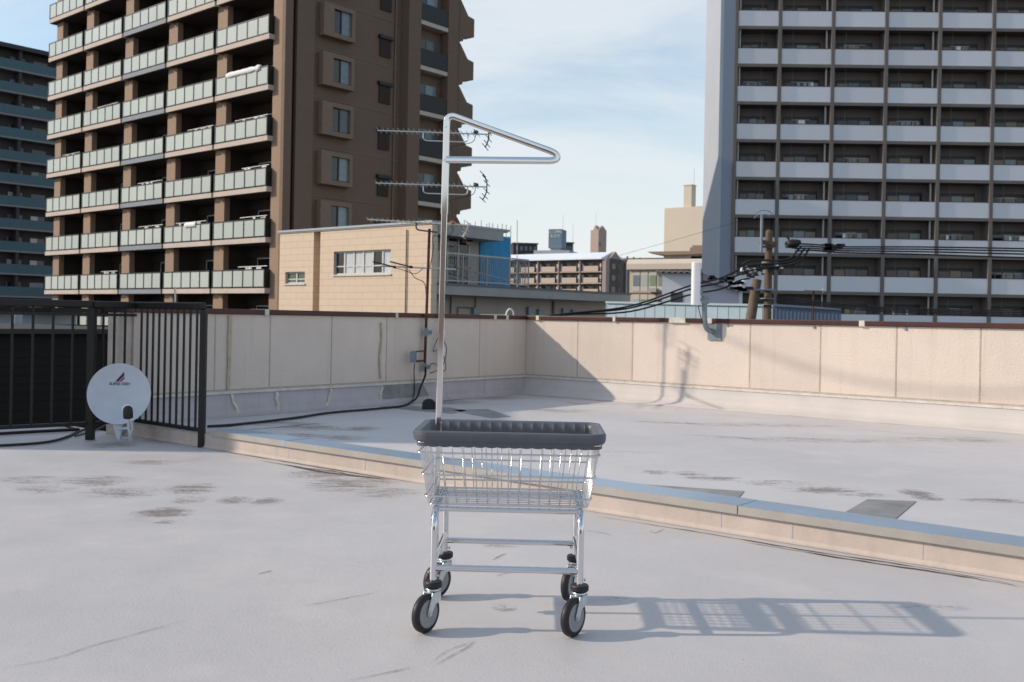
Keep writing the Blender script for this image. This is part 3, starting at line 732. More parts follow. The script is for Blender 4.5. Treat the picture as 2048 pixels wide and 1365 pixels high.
b = MB(); b.box(q.x - .035, q.x + .03, q.y - .05, q.y, q.z - .065, q.z + .065)
for k in range(4): b.box(q.x - .042, q.x - .0352, q.y - .045, q.y - .005, q.z - .055 + .03 * k, q.z - .037 + .03 * k)
b.build('junction_box', bracket_m, mt1)
b = MB(); b.cyl(q + Vector((.03, -.02, .06)), Vector((p0.x + .004, -.01, q.z + .065)), .008, 6); b.cyl(q + Vector((.03, -.02, -.05)), Vector((p0.x, -.01, q.z - .05)), .012, 6); b.build('box_arm', rust_m, mt1)
# pale aerial on top
z = P(859, 449, Y1).z; xa, xb = P(735, 449, Y1).x, P(935, 449, Y1).x; ln = xb - xa; cx = xa + .84 * ln - m1.x
M = Matrix.Translation((cx, -.03, z)) @ Matrix.Rotation(R(2.2), 4, 'Y')
cream_al = mat('weathered_aluminium', (.60, .56, .48), .6, .3, var=.15, scale=20)
bo = yagi(mt1, M, ln, 18, cream_al)
b = MB(); k0 = P(833, 452, Y1).x - m1.x - cx; k1 = P(876, 452, Y1).x - m1.x - cx
b.tube(bend([M @ Vector((k0, 0, 0)), M @ Vector((k0, 0, -.085)), M @ Vector((k1, 0, -.10))], .05), .009, 8); b.build('boom_bracket', darkalu, bo)
rx = P(906, 445, Y1).x - m1.x - cx
b = MB(); b.lathe([(.01, -.01), (.034, 0), (.03, .022), (.012, .032)], M @ Matrix.Translation((rx, 0, .012)), 10); b.build('dipole_box', mat('orange_rust', (.35, .11, .05), .7, var=.4, scale=30), bo)
b = MB(); ex = .155 * ln; b.tube([M @ Vector((ex + x, 0, z_)) for x, z_ in ((.012, .03), (.008, -.03), (-.01, -.08), (-.04, -.14))], .009, 6)
for x, z_ in ((.012, .03), (0, -.05), (-.015, -.09), (-.04, -.14)): b.cyl(M @ Vector((ex + x - .03, -.1, z_ + .012)), M @ Vector((ex + x + .03, .1, z_ - .012)), .0045, 5)
b.build('reflector', cream_al, bo)
b = MB(); b.tube(smooth_path([M @ Vector((rx, 0, 0)), M @ Vector((rx + .0, 0, -.09)), M @ Vector((rx - .1, 0, -.15)), M @ Vector((rx - .22, 0, -.15)), (p1.x + .05, -.02, z - .28), (p1.x + .015, -.02, z - .5)]), .0045, 5); b.build('lead', cable_m, bo)
# lower wide dipole
z = P(856, 537, Y1).z; xa, xb = P(764, 533, Y1), P(912, 539, Y1)
c0 = P(856, 537, Y1) - m1; c0.y = -.02
b = MB(); b.cyl(Vector((xa.x - m1.x, -.06, xa.z)), Vector((xb.x - m1.x, .03, xb.z)), .0095, 8); lo = b.build('aerial', alu, mt1)
for px, s in ((790, -1), (823, 1), (913, 1)):
    b = MB(); q = P(px, 535, Y1) - m1; q.y = -.04
    b.cyl(q + Vector((-.0, -.0, 0)), q + Vector((-.19 if px < 900 else .18, -.42, .035 if px < 900 else -.03)), .0085, 6); b.cbox(q, .03, .03, .03)
    b.build('folded_rod', rust_m, lo)
b = MB(); b.tube(smooth_path([P(790, 537, Y1) - m1, P(805, 540, Y1) - m1, P(830, 548, Y1) - m1, P(845, 538, Y1) - m1]), .004, 5)
b.tube(smooth_path([P(818, 540, Y1) - m1, P(830, 556, Y1) - m1, P(848, 566, Y1) - m1, P(852, 590, Y1) - m1, P(851, 640, Y1) - m1]), .0045, 5); b.build('lead', cable_m, lo)

def PW(px, py, off):
    a, b_ = unroll(px, py); n = Vector((vL.y, -vL.x, 0)); o = CORNER + n * off
    t = (a * o.y - o.x) / (vL.x - a * vL.y); y = o.y + vL.y * t
    return Vector((a * y, y, EYE - b_ * y))
# cables lying about
def cable(name, label, pts, r, m, cat='cable'):
    b = MB(); b.tube(smooth_path(pts, 8), r, 7); return tag(b.build(name, m), label, cat)
def on_up(x, y, dz_=.016): q = G(x, y, ZU); q.z += dz_; return q
base = [PW(851, 735, .13), PW(850, 752, .10), PW(841, 775, .06), PW(834, 795, .10), on_up(820, 809), on_up(800, 816), on_up(740, 822), on_up(660, 829), on_up(600, 838), on_up(545, 845), on_up(500, 850), on_up(462, 854), on_up(415, 857)]
cable('roof_cable', 'black cable dropping from the rusty mast and snaking across the upper deck', base, .012, cable_m)
cable('roof_cable', 'thin dark cable hanging from the grey junction box beside the rusty mast', [PW(829, 728, .1), PW(828, 748, .05), PW(829, 770, .03), PW(827, 795, .05), on_up(818, 813, .02)], .006, cable_m)
def lowp(x, y, d=.014): q = G(x, y, 0); q.z += d; return q
cable('roof_cable', 'black cable curving over the lower roof floor behind the dish', [lowp(-40, 897), lowp(40, 893), lowp(95, 888), lowp(130, 879), lowp(155, 868), lowp(190, 858, .03), lowp(215, 852, .06)], .011, cable_m)
cable('roof_cable', 'straight black conduit along the lower roof floor below the railing', [lowp(-40, 875, .02), lowp(60, 869, .02), lowp(158, 864, .02)], .015, cable_m)
cable('roof_cable', 'short black cable slanting under the railing towards the dish', [lowp(118, 855, .03), lowp(140, 860, .02), lowp(158, 864, .02)], .010, cable_m)
cable('roof_cable', 'pair of thin black leads beside the foot of the dish', [lowp(150, 876), lowp(180, 868), lowp(205, 858, .02), lowp(225, 850, .05)], .008, cable_m)
# half-dome vent of black plastic on the upper deck
q = on_up(858, 820, 0)
b = MB(); n = Vector((.3, -1, 0)).normalized(); 
for k in range(9):
    pass
ang = math.atan2(n.y, n.x)
prof = [(-.062, 0)] + [(.062 * -math.cos(math.pi * i / 14), .045 + .065 * math.sin(math.pi * i / 14)) for i in range(15)] + [(.062, 0)]
M = Matrix.Translation(q + Vector((0, 0, .002))) @ Matrix.Rotation(ang + R(90), 4, 'Z') @ Matrix.Rotation(R(90), 4, 'X')
b.prism(prof, -.07, .0, M); b.prism([(x * 1.12, z_ * 1.06) for x, z_ in prof], -.002, .012, M)
tag(b.build('drain_hood', rubber, bevel=.004), 'small black hood-shaped drain cover on the upper deck behind the cart', 'drain cover')
# scrap of brick
q = on_up(1357, 803, .0)
b = MB(); b.prism([(-.07, -.02), (.05, -.05), (.075, .0), (.04, .05), (-.05, .035)], 0, .05, Matrix.Translation(q) @ Matrix.Rotation(R(12), 4, 'Y'))
tag(b.build('rubble_piece', mat('brick_scrap', (.40, .26, .20), .9, var=.3, scale=20), bevel=.008), 'broken brown stone scrap at the foot of the sunlit wall', 'rubble')
# white hoop on the coping
q0 = P(1012, 631, 13.6); q1 = P(1027, 631, 13.6)
b = MB(); b.tube(smooth_path([q0, q0 + Vector((.015, 0, .05)), (q0 + q1) / 2 + Vector((0, 0, .085)), q1 + Vector((-.01, 0, .05)), q1]), .012, 8)
tag(b.build('white_hoop', whiteplastic), 'small white hose hoop sticking up above the wall corner', 'hoop')

# white panel aerial with curved pipe on the sunlit wall
tr = along(1418, CORNER, uR, 650); wp = CORNER + uR * tr; wp.z = 0; nR = -vR; YW = wp.y
pa = thing('panel_aerial', 'white rounded panel aerial on a curved grey pipe bolted to the sunlit wall', 'aerial', wp)
def relw(px, py, off): return P(px, py, YW - off) - wp
b = MB(); c = relw(1391.5, 568, .16); w = 8.3 / F * YW; h = 42.5 / F * YW
prof = [(-w, -w * .8), (-w * .6, -w * 1.1), (w * .6, -w * 1.1), (w, -w * .8), (w, w * .7), (-w, w * .7)]
b.prism([(x + c.x, y + c.y) for x, y in prof], c.z - h, c.z + h); b.build('radome', whiteplastic, pa, bevel=.012)
b = MB(); pp = [relw(1409, 592, .12), relw(1409.5, 640, .12), relw(1414, 658, .10), relw(1424, 663, .06), relw(1432, 661, .0)]
b.tube(smooth_path(pp, 6), .030, 12); b.build('support_pipe', bracket_m, pa)
b = MB(); b.cyl(relw(1398, 600, .15), relw(1418, 599, .12), .012, 8); b.cbox(relw(1410, 604, .13), .075, .07, .05); b.cbox(relw(1400, 584, .14), .06, .02, .08); b.build('clamp', bracket_m, pa)
b = MB(); q = CORNER + uR * (tr + .08) - wp
b.beam(Vector((q.x, q.y, EYE - .02)) + nR * .012, Vector((q.x, q.y, EYE - .20)) + nR * .012, .17, .02, nR); b.build('wall_plate', bracket_m, pa)
b = MB(); b.tube(smooth_path([relw(1396, 608, .15), relw(1399, 625, .14), relw(1405, 645, .13), relw(1410, 655, .12)]), .005, 6); b.build('lead', cable_m, pa)
# slim white rod standing behind the railing
q = P(352, 604, 9.6); b = MB(); b.cyl(q + Vector((0, 0, -1.0)), P(350.5, 574, 9.6), .010, 8)
tag(b.build('vent_rod', alu), 'slim pale rod rising above the black railing in front of the tan tower', 'rod')
# overhead service wires whose shadow falls on the sunlit wall
for k, (a, c, lab) in enumerate((((1435, 664), (2048, 783), 'upper'), ((1435, 672), (2048, 790), 'lower'))):
    def onwall(px, py):
        t = along(px, CORNER, uR, py); w_ = CORNER + uR * t; _, bb = unroll(px, py); w_.z = EYE - bb * w_.y; return w_
    A, B = onwall(*a), onwall(*c); pts = []
    for i in range(-3, 16):
        t = i / 10; q = A.lerp(B, t); q.z += -.20 * (1 - (2 * t - 1) ** 2) if 0 <= t <= 1 else .2 * abs(4 * t * (t - 1)); pts.append(q + to_sun * 9.5)
    b = MB(); b.tube(pts, .009, 6); tag(b.build('service_wire', cable_m), 'thin %s service wire sagging high above the roof' % lab, 'wire', None)

# ------------------------------------------------------------------ buildings around
dkwin = mat('dark_window_glass', (.018, .020, .024), .08, var=.2, spec=.6)
bluewin = mat('curtained_window', (.16, .20, .22), .15, var=.15, scale=3)
vary(bluewin, .5)
beigewin = mat('beige_curtain_window', (.22, .19, .13), .2, var=.2, scale=3)
palewin = mat('pale_curtain_window', (.50, .54, .55), .3, var=.12, scale=2, stretch=(8, 8, .5))
winframe = mat('window_frame', (.48, .47, .45), .5, .3)
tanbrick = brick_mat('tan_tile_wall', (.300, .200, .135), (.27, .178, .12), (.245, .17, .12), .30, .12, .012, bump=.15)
tanside = brick_mat('tan_tile_side_shade', (.172, .116, .080), (.155, .104, .072), (.148, .102, .072), .30, .12, .012, bump=.15)  # front tile again, darkened in colour for the shaded side face
slab_m = mat('pale_slab_edge', (.50, .42, .36), .8, var=.1, scale=1.2)
slab_g = mat('grey_slab_edge', (.21, .23, .26), .7, var=.1, scale=1.2)
greenglass = mat('frosted_green_panel', (.425, .465, .425), .18, var=.06, scale=.6, spec=.6)
vary(greenglass, .05)
darkframe = mat('dark_rail_frame', (.010, .011, .012), .4, var=.2)
recess = mat('brown_recess_shade', (.040, .029, .024), .85, var=.15, scale=1.5)  # brown taken near black so the colour stands for recess shade
ceilm = mat('soffit_shade_dark', (.050, .040, .033), .85, var=.1)  # near-black underside colour standing for shade

# --- tan balcony tower, left
SB = mat('bay_frame_tile', (.215, .152, .108), .8, var=.08, scale=2)
AT = math.atan2(-.652, .758)
TO = P(554, 640, 59.0); TO.z = -14
tw = thing('tan_balcony_tower', 'tall tan tiled apartment tower with rows of green glass balconies, left', 'apartment tower', TO, AT)
TWd, BAY, FH, DP = 29.2, 5.84, 3.03, 14.35
zb = EYE + 1.25 + 14                       # underside of the row above the parapet line, in tower coordinates
ROOF = zb + 8.2 * FH
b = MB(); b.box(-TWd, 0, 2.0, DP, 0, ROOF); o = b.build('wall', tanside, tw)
b = MB(); b.box(-TWd - .02, .02, -.02, DP + .05, ROOF, ROOF + 1.0); b.build('roof', slab_m, tw)
cols = [(-.85, .0)] + [(-BAY * k - .95, -BAY * k + .12) for k in range(1, 5)] + [(-TWd, -TWd + 1.0)]
for a, c in cols:
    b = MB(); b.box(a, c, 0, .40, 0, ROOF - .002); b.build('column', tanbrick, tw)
    b = MB(); b.box(a + .12 if a < -1 else a, c - .12, .402, 1.955, 0, ROOF - .004); b.build('party_wall', recess, tw)  # bay sides behind the columns, darkened in colour for the shade there
b = MB()
for k in range(-3, 8): b.box(-TWd + .02, -.02, 1.96, 1.998, zb + k * FH + .32, zb + (k + 1) * FH)
b.build('recess_wall', recess, tw)
# corner pilaster and groove on the side face
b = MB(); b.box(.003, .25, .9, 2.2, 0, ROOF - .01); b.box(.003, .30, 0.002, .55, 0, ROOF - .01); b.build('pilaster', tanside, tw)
# one balcony of each kind, then copies
def balcony(slabmat, px0, px1):
    b = MB(); b.box(px0, px1, -.42, 1.955, 0, .30)
    o = b.build('balcony', slabmat, tw)
    n = 5; w = (px1 - px0 - .14) / n
    b = MB()
    for i in range(n): b.box(px0 + .07 + i * w + .035, px0 + .07 + (i + 1) * w - .035, -.405, -.388, .40, 1.37)
    b.build('glass_panels', greenglass, o)
    b = MB()
    for i in range(n + 1): xx = px0 + .07 + i * w; b.box(xx - .04, xx + .04, -.43, -.36, .301, 1.43)
    b.box(px0 + .04, px1 - .04, -.425, -.355, 1.38, 1.45); b.box(px0 + .04, px1 - .04, -.415, -.365, .345, .40)
    for xx in (px0 + .05, px1 - .09):
        b.box(xx, xx + .04, -.36, .0, .36, 1.44)
    b.build('railing_frame', darkframe, o)
    b = MB(); b.box(px0 + .02, px1 - .02, -.30, 1.95, -.02, -.003); b.build('soffit_shade', ceilm, o)  # dark sheet under the pale slab in place of shade
    b = MB(); b.box(px0 + .3, px1 - .35, 1.80, 1.953, 2.36, 2.99); b.build('lintel', recess, o)
    b = MB(); b.box(px0 + 1.6, px1 - .9, 1.90, 1.952, .33, 2.25); b.m = 1
    mid = (px0 + px1 + .7) / 2; b.box(px0 + 1.52, px0 + 1.6, 1.88, 1.95, .33, 2.3); b.box(px1 - .9, px1 - .82, 1.88, 1.95, .33, 2.3); b.box(mid - .03, mid + .03, 1.88, 1.951, .33, 2.3); b.box(px0 + 1.6, px1 - .9, 1.88, 1.949, 2.25, 2.33)
    b.build('balcony_window', [dkwin, winframe], o)
    return o
protos = {}
for k in range(-2, 8):
    for j in range(5):                     # j = 0 is the bay at the corner
        x1 = -.72 - BAY * j; x0 = x1 - 5.60
        key = 'g' if j == 2 else 'p'
        if key not in protos:
            protos[key] = (balcony(slab_g if key == 'g' else slab_m, x0, x1), j); o = protos[key][0]; o.location = (0, 0, zb + k * FH)
        else:
            p0_, j0 = protos[key]; copy_part(p0_, tw, (-BAY * (j - j0), 0, zb + k * FH))
polem = mat('drying_pole', (.55, .55, .53), .4, .5)
for j, k, xo, w_ in ((0, 3, 1.8, 3.4), (0, 2, 2.6, 2.8), (1, 3, 2.2, 3.0), (2, 2, 1.8, 3.2), (3, 4, 1.6, 3.0), (4, 3, 2.0, 2.8), (1, 1, 1.0, 3.6), (0, 0, 2.4, 3.0), (3, 0, 2.6, 2.4), (2, 1, 2.0, 3.2), (0, 1, 2.5, 2.8)):
    xa_ = -.72 - BAY * j - 5.60 + xo; b = MB(); zz = zb + k * FH + 1.62
    b.cyl((xa_, -.1, zz), (xa_ + w_, -.1, zz + .02), .028, 6)
    for q_ in range(random.randint(2, 5)):
        xx = xa_ + random.uniform(.1, w_ - .5); b.box(xx, xx + random.uniform(.2, .5), -.13, -.07, zz - random.uniform(.3, .75), zz - .029)
    b.build('drying_pole', polem, tw)
for k in range(-3, 8):
    b = MB(); b.box(.001, .028, 2.25, 9.45, zb + k * FH + 3.0, zb + k * FH + 3.05); b.build('string_course', SB, tw)
b = MB(); b.cyl((.10, 8.95, 0), (.10, 8.95, ROOF - .1), .05, 8); b.build('downpipe', SB, tw)
# side face: bay windows, small shuttered windows, balcony stack, stepped back corner
def side(s0, s1, z0, z1, x0, x1): return (x0, x1, s0, s1, z0, z1)
bw0 = None
zrow = zb + .35
for k in range(-1, 8):
    z0 = zrow + k * FH
    if bw0 is None:
        b = MB(); y0, y1, h0, h1 = 2.65, 5.12, .38, 2.42
        b.box(.0, .55, y0, y1, h0, h0 + .28); b.box(.0, .55, y0, y1, h1 - .28, h1); b.box(.0, .55, y0, y0 + .80, h0 + .28, h1 - .28); b.box(.0, .55, y1 - .25, y1, h0 + .28, h1 - .28)
        bw0 = b.build('bay_window', SB, tw)
        b = MB(); b.box(.30, .36, y0 + .80, y0 + 1.45, h0 + .28, h1 - .28); b.build('window_pane', dkwin, bw0)
        b = MB(); b.box(.32, .38, y0 + 1.45, y1 - .25, h0 + .28, h1 - .28); b.build('window_pane', bluewin, bw0)
        b = MB(); b.box(.31, .40, y0 + 1.41, y0 + 1.50, h0 + .28, h1 - .28); b.box(.30, .41, y0 + .80, y1 - .25, h0 + .28, h0 + .34); b.build('window_frame', darkframe, bw0)
        bw0.location = (0, 0, z0)
        b = MB(); b.box(.0, .10, 7.62, 8.55, .30, 1.45); b.m = 1; b.box(.0, .24, 7.5, 8.68, 1.45, 1.66)
        sw0 = b.build('shutter_window', [recess, darkframe], tw); sw0.location = (0, 0, z0 - .1)
        b = MB(); b.box(.001, .75, 10.61, 13.19, -.28, 0); ba = b.build('side_balcony', slab_m, tw)
        b = MB(); b.box(.70, .74, 10.62, 13.18, .04, 1.15); b.build('side_railing', darkframe, ba)
        b = MB(); b.box(.004, .03, 10.9, 11.75, .02, 2.0); b.build('window_pane', dkwin, ba)
        b = MB(); b.box(.004, .04, 11.8, 12.8, .02, 2.0); b.build('window_pane', bluewin, ba)
        ba.location = (0, 0, z0 + .12)
        M = Matrix(((0, 0, 1, 0), (1, 0, 0, 0), (0, 1, 0, 0), (0, 0, 0, 1)))
        b = MB(); b.prism([(DP - .2, 2.3), (DP + .05, 2.25), (DP + .80, 1.32), (DP + 1.42, 1.22), (DP + 1.42, -.05), (DP + .35, -.30), (DP + .3, -.55), (DP - .2, -.62)], .0, .78, M)
        sc = b.build('corner_screen', tanside, tw); sc.location = (0, 0, z0 + .12)
    else:
        copy_part(bw0, tw, (0, 0, z0)); copy_part(sw0, tw, (0, 0, z0 - .1)); copy_part(ba, tw, (0, 0, z0 + .12)); copy_part(sc, tw, (0, 0, z0 + .12))
b = MB(); b.box(.0, .78, 9.5, 10.60, 0, ROOF - .01); b.box(.0, .78, 13.2, DP - .02, 0, ROOF - .01); b.build('pilaster', tanside, tw)
# bedding aired on balconies
cloth = mat('white_bedding', (.75, .74, .72), .9, var=.08, scale=4, bump=.3, bscale=3)
def bedding(bay, row, xo, w, lab):
    M = Matrix.Translation(TO) @ Matrix.Rotation(AT, 4, 'Z'); x0 = -.72 - BAY * bay - 5.60 + xo; z0 = zb + row * FH + 1.451
    b = MB(); n = 12; vs = []
    for i in range(n + 1):
        xx = x0 + w * i / n; d = .05 + .16 * abs(math.sin(i * 1.9)) + .05 * math.sin(i * 4.1); 
        for y, z_ in ((-.47, -.10 - d * .6), (-.465, .02), (-.42, .06 + d * .5), (-.33, .05 + d * .4), (-.30, -.25)): vs.append(M @ Vector((xx, y, z0 + z_)))
    b.add(vs, [(i * 5 + j, (i + 1) * 5 + j, (i + 1) * 5 + j + 1, i * 5 + j + 1) for i in range(n) for j in range(4)], True)
    o = b.build('bedding', cloth); sd = o.modifiers.new('t', 'SOLIDIFY'); sd.thickness = .06
    return tag(o, lab, 'bedding', 'bedding aired on the tower balconies')
bedding(0, 4, 1.2, 3.6, 'long white bedding draped on an upper right balcony rail of the tan tower')
bedding(1, 1, 2.6, 1.3, 'small white cloth on the fourth-bay balcony rail of the tan tower')

# --- teal slab block far left
AB = math.atan2(.765, .644)
TB = P(-60, 640, 127.0); TB.z = -14
tb = thing('teal_slab_block', 'dark apartment block with long teal balcony fronts at the far left edge', 'apartment block', TB, AB)
tealm = mat('teal_balcony_front', (.050, .105, .125), .5, var=.1, scale=.8); dk = mat('dark_grey_facade', (.05, .045, .048), .8, var=.15, scale=.6)
tslab = mat('block_slab_edge', (.22, .21, .20), .8)
fh = 2.98; topz = EYE + 34.2 + 14
b = MB(); b.box(0, 34, 1.4, 14, 0, topz); b.build('wall', dk, tb)
b = MB(); b.box(-.3, 34.3, -.3, 14, topz, topz + .55); b.build('roof', dk, tb)
b = MB(); b.cyl((15.9, 1, topz + .5), (15.9, 1, topz + 5.5), .07, 6); b.build('lightning_rod', alu, tb)
for k in range(12):
    z = topz - 2.6 - k * fh
    b = MB(); b.box(0, 34, 0, 1.399, z - .22, z); o = b.build('balcony', tslab, tb)
    b = MB(); b.box(0.03, 33.97, .03, .12, z + .005, z + 1.2); b.build('balcony_front', tealm, o)
    b = MB()
    for xx in range(5, 22, 3):
        b = MB(); b.m = random.choice((0, 0, 1, 2)); b.box(xx, xx + .92, 1.36, 1.395, z + .1, z + 1.85); b.m = random.choice((0, 0, 1)); b.box(xx + .92, xx + 1.85, 1.365, 1.394, z + .1, z + 1.85)
        b.build('window', [dkwin, bluewin, winframe], o)
b = MB()
for xx in (0, 5.6, 11.4, 17, 22.6, 28.2, 33.6): b.box(xx, xx + .4, .15, 1.398, 0, topz - .01)
b.build('column', dk, tb)

# --- grey grid tower, right
AG = R(-1.6)
GO = P(1437, 640, 76.6); GO.z = -14
gt = thing('grid_apartment_tower', 'tall grey apartment tower with white balcony fronts in a brown grid, right', 'apartment tower', GO, AG)
gpal = mat('pale_grey_render', (.40, .43, .47), .8, var=.05, scale=.4); gbrown = mat('brown_grid_frame', (.165, .145, .130), .8, var=.1, scale=.7)
gpan = mat('white_balcony_front', (.66, .67, .70), .65, var=.03, scale=.5); gwall = mat('brown_grey_wall', (.155, .135, .124), .85, var=.08, scale=.6); gblue = mat('pier_shade_render', (.25, .29, .36), .8, var=.05, scale=.6)  # end pier: its bluish shade is put into the render colour
vary(gpan, .05)
redrail = mat('dark_red_rail', (.06, .02, .022), .5); pipe_m = mat('pale_downpipe', (.42, .40, .38), .5)
GFH = 2.90; ztopp = P(1500, 22.2, 76.6).z + 14       # top of the first balcony front seen
GR = ztopp + 3 * GFH; REC = 1.3
b = MB(); b.box(0.0, 34, REC, 6.8, 0, GR); b.build('wall', gwall, gt)
b = MB(); b.box(-.25, -.002, .0, 6.9, 0, GR + .4); b.build('end_wall', gpal, gt)
b = MB(); b.box(.0, .85, -.004, REC - .002, 0, GR + .38); b.build('end_pier', gblue, gt)
xs = [.85, 4.30]
for i in range(7): xs.append(xs[-1] + 4.05)
for x in xs:
    b = MB(); b.box(x - .13 + (.13 if x == .85 else 0), x + .13 + (.13 if x == .85 else 0), -.10, REC - .003, 0, GR); b.build('column', gbrown, gt)
for i in (2, 4, 6):
    b = MB(); b.cyl((xs[i] - .42, .25, 0), (xs[i] - .42, .25, GR), .075, 8); b.build('downpipe', pipe_m, gt)
b = MB(); b.cyl((1.27, .12, 0), (1.27, .12, GR), .06, 8); b.build('downpipe', pipe_m, gt)
for k in range(-2, 11):
    z = ztopp - k * GFH                         # top of the balcony front
    b = MB(); b.box(1.12, xs[-1], -.06, REC - .004, z - 1.42, z - 1.18); b.build('floor_slab', gbrown, gt)
gw_protos = {}
for k in range(0, 10):
    z = ztopp - k * GFH
    for i in range(7):
        x0 = xs[i] + (.27 if i == 0 else .14); x1 = xs[i + 1] - .14
        key = 'a' if i == 0 else 'b'
        if key not in gw_protos:
            b = MB(); b.box(0, x1 - x0, -.02, .10, -1.175, 0); b.m = 1; b.box(0, x1 - x0, -.03, .11, .0005, .05)
            bp_ = b.build('balcony_front', [gpan, redrail], gt)
            b = MB(); xp = (x1 - x0) * (.62 if i == 0 else .25); b.box(xp - .012, xp + .012, .3, .33, -1.1, 1.45); b.build('screen_edge', gbrown, bp_)
            gw_protos[key] = bp_; bp_.location = (x0, 0, z)
        else: copy_part(gw_protos[key], gt, (x0, 0, z))
        if k < 10:
            key = ('w', (i + (k * 3) % 5) % 4, i == 0)
            if key not in gw_protos:
                w_ = 2.0 if i == 0 else 2.75; b = MB(); b.box(0, w_, -.03, -.002, -1.1, .86)
                g = [(0, 1, 2, 0), (3, 2, 0, 2), (0, 3, 1, 1), (2, 1, 0, 3)][key[1]]
                wv = b.build('window', darkframe, gt)
                b = MB()
                for c_ in range(3):
                    b.m = g[c_]; b.box(.08 + c_ * (w_ - .1) / 3, .02 + (c_ + 1) * (w_ - .1) / 3, -.045, -.031, -1.05, .58 if c_ != 1 else .62)
                b.build('window_panes', [dkwin, bluewin, beigewin, dkwin], wv)
                gw_protos[key] = wv; wv.location = (x0 + .5, REC, z)
            else: copy_part(gw_protos[key], gt, (x0 + .5, REC, z))
b = MB(); b.box(-.3, 34, -.1, 12, GR, GR + .4); b.build('roof', gpal, gt)
random.seed(21)
for n_i in range(16):
    k, i = random.randint(1, 8), random.randint(0, 6); z = ztopp - k * GFH; xa_ = xs[i] + random.uniform(.5, 1.2); b = MB(); w_ = random.uniform(1.2, 2.0)
    b.cyl((xa_, .35, z + .42), (xa_ + w_, .35, z + .42), .02, 5); b.m = 1
    for q_ in range(random.randint(2, 5)):
        xx = xa_ + random.uniform(0, w_ - .3); b.m = random.choice((0, 1, 1, 2)); b.box(xx, xx + random.uniform(.15, .4), .32, .38, z - random.uniform(.1, .4), z + .39)
    b.build('drying_pole', [polem, bluewin, beigewin], gt)

# --- beige tiled house behind the left parapet
AH = math.atan2(-.644, .765)
HO = P(861, 640, 36.0); HO.z = -14
bh = thing('beige_tiled_house', 'beige block-tiled house with a terrace railing behind the shaded wall', 'house', HO, AH)
btile = brick_mat('beige_block_tile', (.635, .50, .375), (.61, .475, .355), (.40, .30, .22), .82, .262, .009, bump=.4, var=.06)
bplain = mat('pale_render', (.42, .36, .31), .85, var=.06, scale=.8, streak=.2); conc = mat('concrete_fascia', (.34, .33, .31), .85, var=.12, scale=.8, streak=.15)
zt = P(860, 440, 36.0).z + 14; ztl = zt - .15
xg0, xg1 = -6.72, -6.30
b = MB(); D1 = 4.2
for a, c in ((-8.95, xg0), (xg1, -.002)):
    # openings are cut by building the wall round them
    ops = [(-8.55, -7.25, P(600, 567, 40.5).z + 14, P(600, 543, 40.5).z + 14)] if a < -8 else [(-5.45, -2.15, P(720, 547, 37.5).z + 14, P(720, 498, 37.5).z + 14)]
    o0, o1, oz0, oz1 = ops[0]
    b.box(a, o0, 0, .3, 0, ztl); b.box(o1, c, 0, .3, 0, ztl); b.box(o0, o1, 0, .3, 0, oz0); b.box(o0, o1, 0, .3, oz1, ztl)
    b.box(a, c, .301, D1, 0, ztl - .05) if a < -8 else None
b.box(xg0 - .01, xg1 + .01, .6, .9, 0, ztl); b.box(xg1, -1.15, .301, D1, 0, ztl - .06)
b.build('wall', btile, bh)
b = MB(); b.box(-9.0, .03, -.04, D1, zt - .148, zt - .10); b.m = 1; b.box(-9.02, .05, -.07, D1 + .1, zt - .098, zt - .02); b.build('roof', [conc, gpal], bh)
b = MB(); b.box(-1.15, .05, .31, 3.9, zt - .50, zt - .150); b.build('eave', conc, bh)
def house_window(x0, x1, z0, z1, n, mats, nm):
    b = MB(); f = .06; b.box(x0, x1, .10, .18, z0, z0 + f); b.box(x0, x1, .10, .18, z1 - f, z1)
    for i in range(n + 1): xx = x0 + (x1 - x0) * i / n; b.box(xx - .04, xx + .04, .095, .185, z0 + f, z1 - f)
    b.box(x0, x1, .105, .175, z0 + (z1 - z0) * .33, z0 + (z1 - z0) * .33 + .05); b.box(x0 - .05, x1 + .05, -.05, .09, z0 - .06, z0 - .002)
    o = b.build(nm, winframe, bh)
    for i in range(n):
        b = MB(); xa = x0 + (x1 - x0) * i / n + .04; xb_ = x0 + (x1 - x0) * (i + 1) / n - .04; b.box(xa, xb_, .13, .145, z0 + f, z1 - f); b.build('window_pane', mats[i % len(mats)], o)
house_window(-5.45, -2.15, P(720, 547, 37.5).z + 14, P(720, 498, 37.5).z + 14, 6, [dkwin, palewin, palewin, palewin, dkwin, palewin], 'window')
house_window(-8.55, -7.25, P(600, 567, 40.5).z + 14, P(600, 543, 40.5).z + 14, 2, [mat('green_window', (.10, .13, .10), .2)], 'window')
b = MB(); b.cyl((-1.28, -.04, 0), (-1.28, -.04, zt - .3), .022, 8); b.build('downpipe', mat('brown_pipe', (.15, .08, .055), .6), bh)
# terrace, rear room walls, doors
zs1 = P(872, 566, 36).z + 14; zs0 = P(872, 588, 36).z + 14
b = MB(); b.box(-6, .02, .305, 13.0, zs0, zs1); b.m = 1; b.box(-.0, .045, .30, 13.02, zs1 - .06, zs1 + .02); b.build('terrace', [conc, gbrown], bh)
b = MB(); b.box(-5, -.95, .31, 12.9, 0, zs0 - .003); b.box(-1.149, -.951, .32, 3.60, zs1 + .003, zt - .502); b.build('render_wall', bplain, bh)
for y0, y1, mm in ((.45, 1.15, palewin), (1.75, 2.95, dkwin)):
    b = MB(); z0, z1 = zs1 + .05, zs1 + 1.85; b.box(-.95, -.90, y0, y1, z0, z1); b.m = 1
    for yy in (y0, (y0 + y1) / 2, y1): b.box(-.951, -.88, yy - .035, yy + .035, z0, z1 + .05)
    b.box(-.951, -.88, y0, y1, z1, z1 + .06); b.build('sliding_door', [dkwin, winframe], bh)
